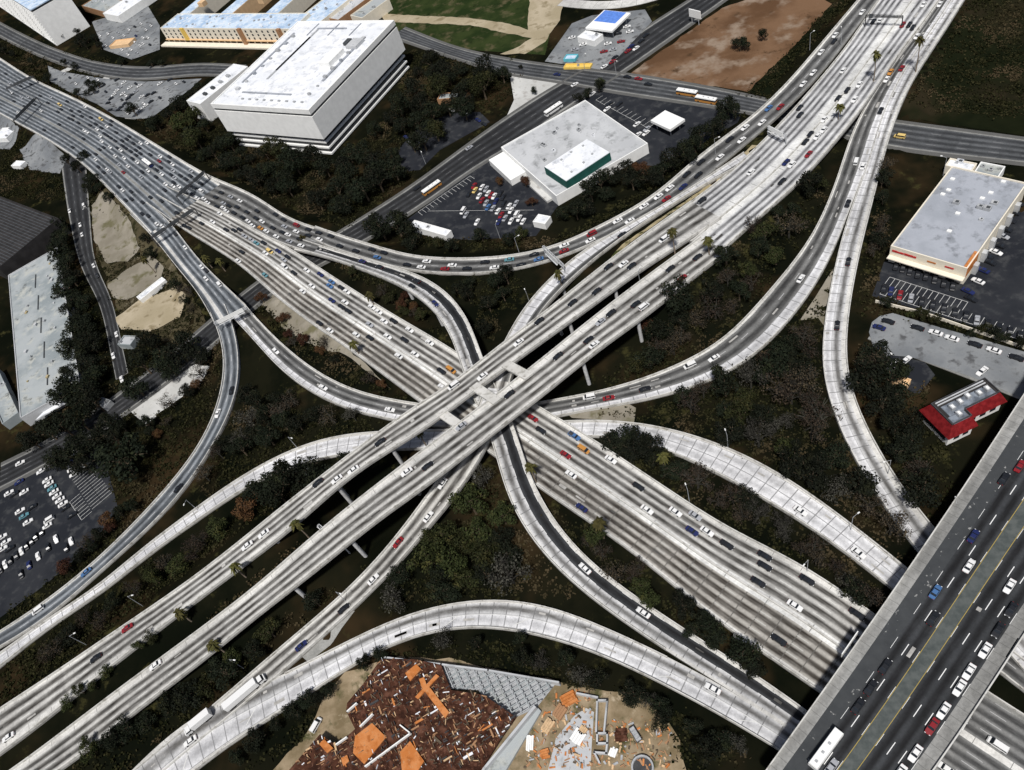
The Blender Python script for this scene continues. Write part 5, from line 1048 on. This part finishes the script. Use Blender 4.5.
for s_, l_ in (("876,300 925,312 1030,348", 'pale wall along the lower edge of the store lot'),):
    pts = P(s_); e = empty('lot_wall', W(*pts[0], 0), label=l_, cat='wall')
    for a, b2 in zip(pts[:-1], pts[1:]):
        mb = MB(); strip(a, b2, .3, 0, 1.4, mb); o = ch(mb, 'wall_panel', 'cream_wall', e)
# ------------------------------------------------------------------ vegetation
def tree_proto(name, kind, seed):
    rd = random.Random(seed); e_ = empty(name, (0, 0, 0)); mb = MB()
    leaf = {'dark': 'leaf_dark', 'green': 'leaf_green', 'brown': 'leaf_brown', 'grey': 'leaf_grey', 'rust': 'leaf_rust'}[kind]
    R0 = 5.0; ht = 5.2; bare = kind in ('brown', 'grey')
    lobes = [(0, 0, ht+1.2, R0*.62)]
    for k in range(rd.randint(7, 10)):
        a = rd.uniform(0, 6.28); r_ = rd.uniform(.38, .8)*R0; lobes.append((r_*math.cos(a), r_*math.sin(a), ht+rd.uniform(-1.6, 2.2), rd.uniform(.28, .46)*R0))
    tk = MB(); tk.cyl((0, 0, -1), (0, 0, ht*.55), .42, .28, 8)
    for x, y, z, r_ in lobes:
        m1 = Vector((x*.4, y*.4, ht*.8)); tk.cyl((0, 0, ht*.5), m1, .22, .14, 6, cap=False); tk.cyl(m1, (x, y, z), .14, .05, 6, cap=False)
        for j in range(9 if bare else 2):
            u_ = Vector((rd.gauss(0, 1), rd.gauss(0, 1), rd.gauss(.5, .8))).normalized()*r_*1.05; tk.cyl((x*.8, y*.8, z-r_*.3), (x+u_.x, y+u_.y, z+u_.z), .07, .02, 4, cap=False)
    link('trunk', tk.mesh('trunk', ['leaf_grey' if bare else 'bark']), e_)
    n_ = 70 if bare else 210
    for x, y, z, r_ in lobes:
        for j in range(int(n_*(r_/(R0*.45))**2)):
            u_ = Vector((rd.gauss(0, 1), rd.gauss(0, 1), rd.gauss(.15, 1))).normalized(); rr_ = r_*rd.uniform(.45, 1.12)**.6
            c = Vector((x, y, z))+Vector((u_.x, u_.y, u_.z*.85))*rr_; s_ = rd.uniform(.16, .42)*(.8 if bare else 1)
            n1 = (u_+Vector((rd.gauss(0, .6), rd.gauss(0, .6), rd.gauss(.2, .6)))).normalized(); t = n1.orthogonal().normalized(); t.rotate(Matrix.Rotation(rd.uniform(0, 6.28), 3, n1)); g = n1.cross(t)
            mb.face([c+t*s_, c+g*s_*.8, c-t*s_*.9, c-g*s_*.75])
    link('crown', mb.mesh('crown', [leaf]), e_); return reg(e_)
def palm_proto(seed, ht):
    rd = random.Random(seed); e_ = empty('palm_tree', (0, 0, 0)); tk = MB(); p = Vector((0, 0, -.5))
    for k in range(6): q = Vector((.12*math.sin(k), .1*k*.3, ht*(k+1)/6)); tk.cyl(p, q, .32-.03*k, .32-.03*(k+1), 8, cap=False); p = q
    link('trunk', tk.mesh('trunk', ['palm_bark']), e_); mb = MB()
    for k in range(46):
        a = rd.uniform(0, 6.28); el = rd.uniform(-1.1, 1.2); L_ = rd.uniform(2.0, 2.9); d_ = Vector((math.cos(a)*math.cos(el), math.sin(a)*math.cos(el), math.sin(el))); sd = Vector((-math.sin(a), math.cos(a), 0)); q0 = p.copy(); w0 = .1
        for j in range(4):
            q1 = p+d_*L_*(j+1)/4-Vector((0, 0, .11*(j+1)**2)); w1 = [.34, .42, .3, .04][j]
            mb.face([q0-sd*w0, q0+sd*w0, q1+sd*w1, q1-sd*w1]); q0, w0 = q1, w1
    link('crown', mb.mesh('crown', ['leaf_palm']), e_); return reg(e_)
TP = {k: [tree_proto({'dark': 'evergreen_tree', 'green': 'leafy_tree', 'brown': 'bare_tree', 'grey': 'bare_tree', 'rust': 'autumn_tree'}[k], k, s_) for s_ in range(n_)] for k, n_ in (('dark', 4), ('green', 3), ('brown', 3), ('grey', 2), ('rust', 2))}
TW = {'dark': 'dark evergreen', 'green': 'leafy green tree', 'brown': 'brown bare tree', 'grey': 'grey bare tree', 'rust': 'rusty tree'}
FOOT = []                                              # keep trunks off roofs: building footprints in image space are avoided by the zones
TREES = []; usedp = set()
def tree_ok(w, r_): return road_d(w.x, w.y) > r_*.62 and all((w.x-t[0])**2+(w.y-t[1])**2 > (r_*.47+t[2]*.47)**2 for t in TREES)
def zone(s_, n_, kinds, rmin, rmax, where, clear=.0):
    poly = P(s_); got = []
    for k in range(n_*14):
        if len(got) >= n_: break
        w = rand_in(poly, 0); r_ = random.uniform(rmin, rmax)
        if not tree_ok(w, r_): continue
        TREES.append((w.x, w.y, r_)); got.append((w, r_, random.choice(kinds)))
    finish(got, where)
def finish(got, where):
    def px(w): s_ = np.array([w.x, w.y, -H]); v = s_[0]*_X+s_[1]*_Y+H*_dn; return CX+F*v[0]/v[2]
    got.sort(key=lambda g: px(g[0])); tot = {}; c_ = {}
    for g in got: tot[g[2]] = tot.get(g[2], 0)+1
    for w, r_, k in got:
        c_[k] = c_.get(k, 0)+1; l_ = ('the only %s %s' % (TW[k], where)) if tot[k] == 1 else '%s %s from the left %s' % (ordinal(c_[k]), TW[k], where)
        pr = random.choice(TP[k]); sc = r_/5.6; loc = (w.x, w.y, ground_z(w.x, w.y)); rz = random.uniform(0, 6.28)
        if pr.name not in usedp: usedp.add(pr.name); pr.location = loc; pr.rotation_euler.z = rz; pr.scale = (sc,)*3; tag(pr, l_, 'tree', 'trees '+where)
        else: dup(pr, loc, rz, (sc*random.uniform(.82, 1.18), sc*random.uniform(.82, 1.18), sc*random.uniform(.8, 1.3)), label=l_, cat='tree', group='trees '+where)
def trees_at(s_, where):
    got = []
    for q in s_.split():
        a = q.split(','); r_ = float(a[3]); h_ = r_*1.15; w = W(float(a[0]), float(a[1]), h_); w.z = 0; TREES.append((w.x, w.y, r_)); got.append((w, r_, {'d': 'dark', 'g': 'green', 'b': 'brown', 'a': 'grey', 'r': 'rust'}[a[2]]))
    finish(got, where)
random.seed(11)
trees_at("140,362,d,8 166,364,d,8 196,350,d,7 158,352,d,9 174,346,d,10 187,340,d,8 150,340,d,7 132,384,d,8 113,456,d,13 88,436,d,8 60,425,d,9 78,420,d,7 45,430,d,7 30,440,d,6 85,360,d,8 84,382,d,8 80,338,d,7 74,316,d,7 70,296,d,7 68,276,d,7 65,256,d,6 92,400,d,8 78,400,d,7 60,240,d,7 104,420,d,7", 'in the dark left side tree row')
trees_at("610,440,d,5 622,436,d,6 637,438,d,6 650,444,d,6 634,450,d,6 620,448,d,5 655,455,d,5 742,655,d,5 751,662,d,4.5 757,670,d,4 709,627,d,4.5 715,636,d,4 701,618,d,4 694,630,d,3.5", 'beside the lower right freeway')
trees_at("262,500,d,7 275,488,d,8 290,478,d,8 305,472,d,8 318,480,d,7 282,498,d,7 343,458,d,5 300,492,d,6 252,512,r,6", 'by the white ramp left of the far deck')
trees_at("380,228,d,8 395,222,d,8 407,230,d,7 412,240,d,6 370,222,d,6", 'at the diagonal street next to the collector road')
trees_at("740,40,d,5.5 762,34,d,3.5 598,84,d,4 588,90,d,4 578,96,d,3.5 520,66,d,2 534,88,d,3 600,80,g,3", 'around the street crossing at the top')
trees_at("66,160,d,5 76,166,d,5 84,158,d,5", 'at the upper end of the left side street')
trees_at("466,577,g,5 740,415,g,6 783,445,g,5 663,455,g,4 800,376,b,8 780,380,b,8 820,410,b,9 812,425,b,7 730,490,b,6 743,400,g,5 792,392,b,6 757,510,a,5 697,478,b,6 835,485,a,6 690,402,b,6 715,310,b,7 680,335,b,5 645,327,r,4 728,287,b,5", 'on the dark slopes right of centre')
trees_at("612,172,d,6 624,166,d,6 632,180,d,5 640,166,r,5 652,178,d,6 600,180,d,6 590,190,d,6 606,190,d,5 662,168,d,6 672,160,d,6 684,152,d,6 695,146,d,6 700,134,d,6 712,128,d,6 722,120,d,5 728,104,d,6 735,112,d,5 690,165,d,5 562,210,d,5 575,208,d,6 588,204,d,5", 'below the flat warehouse along the collector road')
trees_at("524,180,r,3.5 531,200,r,3.5 498,180,r,3 520,232,g,4 508,238,d,4 480,232,d,5 450,244,d,5 436,240,g,4", 'around the lot with parked cars')
zone("60,232 76,232 92,300 98,345 118,372 132,440 95,475 20,455 20,436 76,424 76,380 72,320 64,270", 26, ['dark'], 6, 9, 'in the dark mass left of the side street')
zone("128,108 205,112 235,140 300,158 340,165 410,106 418,75 440,62 490,62 520,75 480,108 440,148 400,182 345,222 290,205 240,178 200,158 150,128", 78, ['dark']*6+['green'], 5, 9.5, 'in the wood around the big white block')
zone("460,282 520,278 500,318 482,340 455,300", 8, ['dark'], 4, 6, 'above the curling ramp near the decks')
zone("700,280 740,215 832,168 800,240 745,310 680,352 620,385 640,345", 24, ['dark', 'dark', 'dark', 'brown', 'green'], 4, 7.5, 'between the near deck and the sweeping ramp')
zone("665,402 745,372 800,332 822,390 850,485 898,545 870,552 765,452 690,425", 26, ['dark', 'dark', 'brown', 'grey'], 4, 7.5, 'between the two right hand ramps')
zone("870,300 880,365 900,410 922,458 932,492 922,505 890,450 864,380", 14, ['dark', 'dark', 'dark', 'brown'], 5, 8, 'below the red roofed building')
zone("640,460 760,532 870,608 880,592 770,512 690,478", 13, ['dark', 'brown', 'grey'], 3.5, 6, 'between the white ramp and the lower right freeway')
zone("565,520 640,560 715,625 690,628 600,570 556,540", 9, ['dark', 'brown', 'green'], 3.5, 5, 'between the curling ramp and the lower right freeway')
zone("450,520 490,480 530,560 560,590 440,600 390,608 400,580", 18, ['dark', 'dark', 'dark', 'green', 'grey'], 5, 8, 'under the centre between two ramps')
zone("110,700 210,665 330,590 370,545 350,580 290,640 220,690 150,740 60,775", 17, ['dark', 'dark', 'dark', 'green'], 4, 7, 'between the near deck and the long low ramp')
zone("40,735 110,680 210,610 230,590 180,640 100,700", 6, ['dark', 'green'], 2.5, 3.5, 'in the gap between the twin decks lower left')
zone("120,600 190,550 250,520 210,565 60,660 20,680", 15, ['dark', 'green', 'brown'], 3.5, 5.5, 'between the white ramp and the far deck')
zone("240,400 300,398 380,428 300,438 240,465 200,490 225,445", 20, ['dark', 'dark', 'brown', 'grey'], 4.5, 7, 'inside the left curve above the white ramp')
zone("330,268 400,290 440,320 448,340 380,305", 9, ['brown', 'green', 'rust'], 2.5, 4, 'between the main freeway and the curling ramp')
zone("262,300 330,345 395,392 330,385 285,345", 10, ['brown', 'rust', 'dark'], 2.5, 4.5, 'between the main freeway and the left sweeping ramp')
zone("110,520 150,500 90,560 30,608 0,625 60,590", 10, ['brown', 'rust', 'dark'], 3, 4.5, 'between the left parking lot and the narrow ramp')
zone("120,465 160,440 200,400 215,330 190,330 200,380 150,430", 10, ['brown', 'dark', 'rust'], 3, 5, 'left of the narrow ramp')
zone("140,235 160,250 200,300 200,320 180,295 150,262", 7, ['dark', 'brown'], 3, 4.5, 'below the branching freeway lanes')
zone("65,150 110,190 135,225 95,195 60,170", 8, ['dark'], 3.5, 5, 'just below the wide upper left freeway')
trees_at("196,84,d,5 190,92,d,5 182,98,d,5 174,104,d,5 166,112,d,6 155,122,d,6 200,92,d,5 62,60,d,4 74,64,d,4 120,60,d,4 150,62,d,4 160,62,d,4", 'around the pale lots at the upper left')
zone("55,38 70,28 108,45 112,58 66,46", 8, ['dark'], 3.5, 5, 'beside the white tower in the top left')
zone("0,50 20,55 50,68 56,92 30,76 0,60", 6, ['dark'], 3, 5, 'between the side street and the freeway, top left')
zone("88,85 108,88 100,102 82,110 70,104", 6, ['dark'], 3, 4.5, 'in the dark island of the upper left lots')
zone("260,745 330,695 380,655 400,648 300,708 230,770", 9, ['dark'], 3, 4, 'between the broad ramp and the site, left part')
zone("430,640 520,640 600,668 690,715 740,750 700,768 680,735 610,690 500,660", 16, ['dark', 'dark', 'grey'], 3, 4.5, 'between the broad ramp and the site, right part')
zone("880,130 890,210 885,240 872,270 868,230", 8, ['dark', 'brown'], 3, 4.5, 'in the strip left of the grey roofed store')
zone("880,305 900,318 1024,352 1024,345 930,316", 10, ['dark', 'green'], 2, 2.6, 'in the hedge above the dead end street')
zone("860,120 885,128 850,190 840,150", 5, ['dark'], 3, 4.5, 'in the dark wedge between freeway and ramp')
for k, l_ in TP.items():
    for pr in l_:
        if pr.name not in usedp:
            for c in CH[pr.name]: bpy.data.objects.remove(c)
            bpy.data.objects.remove(pr)
PALMS = [(672, 230, 15, 'beside the join of the twin decks'), (557, 269, 13, 'by the pale ramp near the curving collector road'), (877, 50, 17, 'standing before the freeway at the upper right, left one'), (921, 38, 17, 'at the far right freeway edge near the top'), (839, 106, 16, 'at the freeway edge above the dark wedge'), (708, 239, 10, 'at the right end of the near deck'),
         (417, 431, 12, 'between the twin decks just left of the square openings'), (529, 466, 12, 'between the curling ramp and the main freeway'), (598, 521, 12, 'at the lower edge of the main freeway right of centre'), (293, 522, 13, 'between the twin decks on the left'), (232, 566, 9, 'in the narrow gap of the twin decks'), (205, 640, 10, 'over the near deck in the lower left'),
         (177, 612, 8, 'over the far deck in the lower left'), (368, 294, 8, 'above the main freeway'), (217, 260, 8, 'in the wedge at the freeway fork'), (204, 257, 8, 'left in the wedge at the freeway fork'), (143, 258, 12, 'by the dirt lots on the left'), (352, 343, 8, 'at the lower freeway edge left of centre'), (662, 456, 9, 'in front of the dark trees right of centre'), (300, 236, 7, 'in the gap where the carriageways part')]
PP = [palm_proto(1, 1.0), palm_proto(2, 1.0)]
for pr in PP:
    pass
for k, (x, y, h_, s_) in enumerate(PALMS):
    w = W(x, y, h_+ (0)); g_ = ground_z(w.x, w.y); w = W(x, y, h_+g_)
    pr = palm_proto(30+k, h_) if k < 20 else None; pr.location = (w.x, w.y, ground_z(w.x, w.y)); pr.rotation_euler.z = random.uniform(0, 6.28); tag(pr, 'palm tree '+s_, 'palm tree', 'tall palm trees along the freeways')
for pr in PP:
    for c in CH[pr.name]: bpy.data.objects.remove(c)
    bpy.data.objects.remove(pr)
# undergrowth: one object of leafy clumps over all planted slopes
rng = np.random.default_rng(4)
ZN = [P(s_) for s_ in ("598,266 622,243 672,208 700,189 735,160 752,143 758,146 735,168 708,188 660,221 620,251", "128,108 205,112 235,140 300,158 340,165 400,100 400,50 520,60 540,75 480,118 440,150 400,188 345,230 290,212 240,185 200,165 150,135", "330,265 450,345 470,350 420,290", "250,300 330,352 410,402 300,385 262,345",
      "230,400 400,425 200,500 215,440", "560,400 880,150 830,350 900,560 640,430", "560,430 870,620 900,570 640,440", "520,480 740,650 700,640 540,560", "380,610 500,450 600,600 500,595", "40,780 380,500 380,560 130,770", "0,660 380,440 230,560 0,720",
      "240,775 380,655 500,640 760,750 700,770 500,665 320,730", "90,200 240,330 230,420 100,560 0,640 0,610 100,500 110,440 60,420 60,240", "460,270 530,272 490,345", "860,130 960,500 930,530 860,400", "370,215 560,240 640,190 740,110 750,120 650,200 550,255 400,245", "0,120 110,190 140,230 60,200 0,200",
      "950,10 1024,0 1024,120 900,110", "735,95 830,5 860,0 770,100", "0,40 110,60 90,120 40,90", "870,300 1024,352 1024,340 900,305")]
me_v, me_f = [], []
_tr = sum(1 for _ in TREES)
for poly in ZN:
    xs_ = [p[0] for p in poly]; ys_ = [p[1] for p in poly]; ws = [W(*p) for p in poly]; area = abs(sum(ws[i].x*ws[i-1].y-ws[i-1].x*ws[i].y for i in range(len(ws))))/2
    wp = [(w.x, w.y) for w in ws]; x0_, x1_, y0_, y1_ = min(p[0] for p in wp), max(p[0] for p in wp), min(p[1] for p in wp), max(p[1] for p in wp)
    for _ in range(int(area/4.5)):
        for t_ in range(30):
            x, y = rng.uniform(x0_, x1_), rng.uniform(y0_, y1_)
            if inpoly(x, y, wp): break
        else: continue
        if road_d(x, y) < 1.5 or any(inpoly(x, y, q) for q in LOTS): continue
        z = ground_z(x, y); r_ = rng.uniform(.7, 2.3)
        for j in range(12):
            c = np.array([x, y, z])+np.array([rng.normal(0, .55), rng.normal(0, .55), abs(rng.normal(0, .3))])*r_; s_ = rng.uniform(.2, .55); n1 = Vector(rng.normal(0, 1, 3)+np.array([0, 0, 1.2])).normalized(); t = n1.orthogonal().normalized(); g = n1.cross(t); c = Vector(c); i = len(me_v)
            me_v += [c+t*s_, c+g*s_, c-t*s_, c-g*s_]; me_f.append((i, i+1, i+2, i+3))
me = bpy.data.meshes.new('undergrowth'); me.from_pydata([tuple(v) for v in me_v], [], me_f)
m = NB('leaf_scrub', .9); rp = m.n('ShaderNodeNewGeometry').outputs['Random Per Island']; n1 = m.noise(.03, 4, obj=False); c_ = m.mix(rp, (.006, .008, .003), (.034, .032, .015)); c_ = m.mix(m.smooth(n1, .5, .62), c_, (.060, .046, .026)); m.b.inputs['Specular IOR Level'].default_value = 0; m.out(c_)
me.materials.append(M['leaf_scrub']); link('undergrowth', me, label='low dark scrub covering the banks between the roads', cat='scrub', kind='stuff')
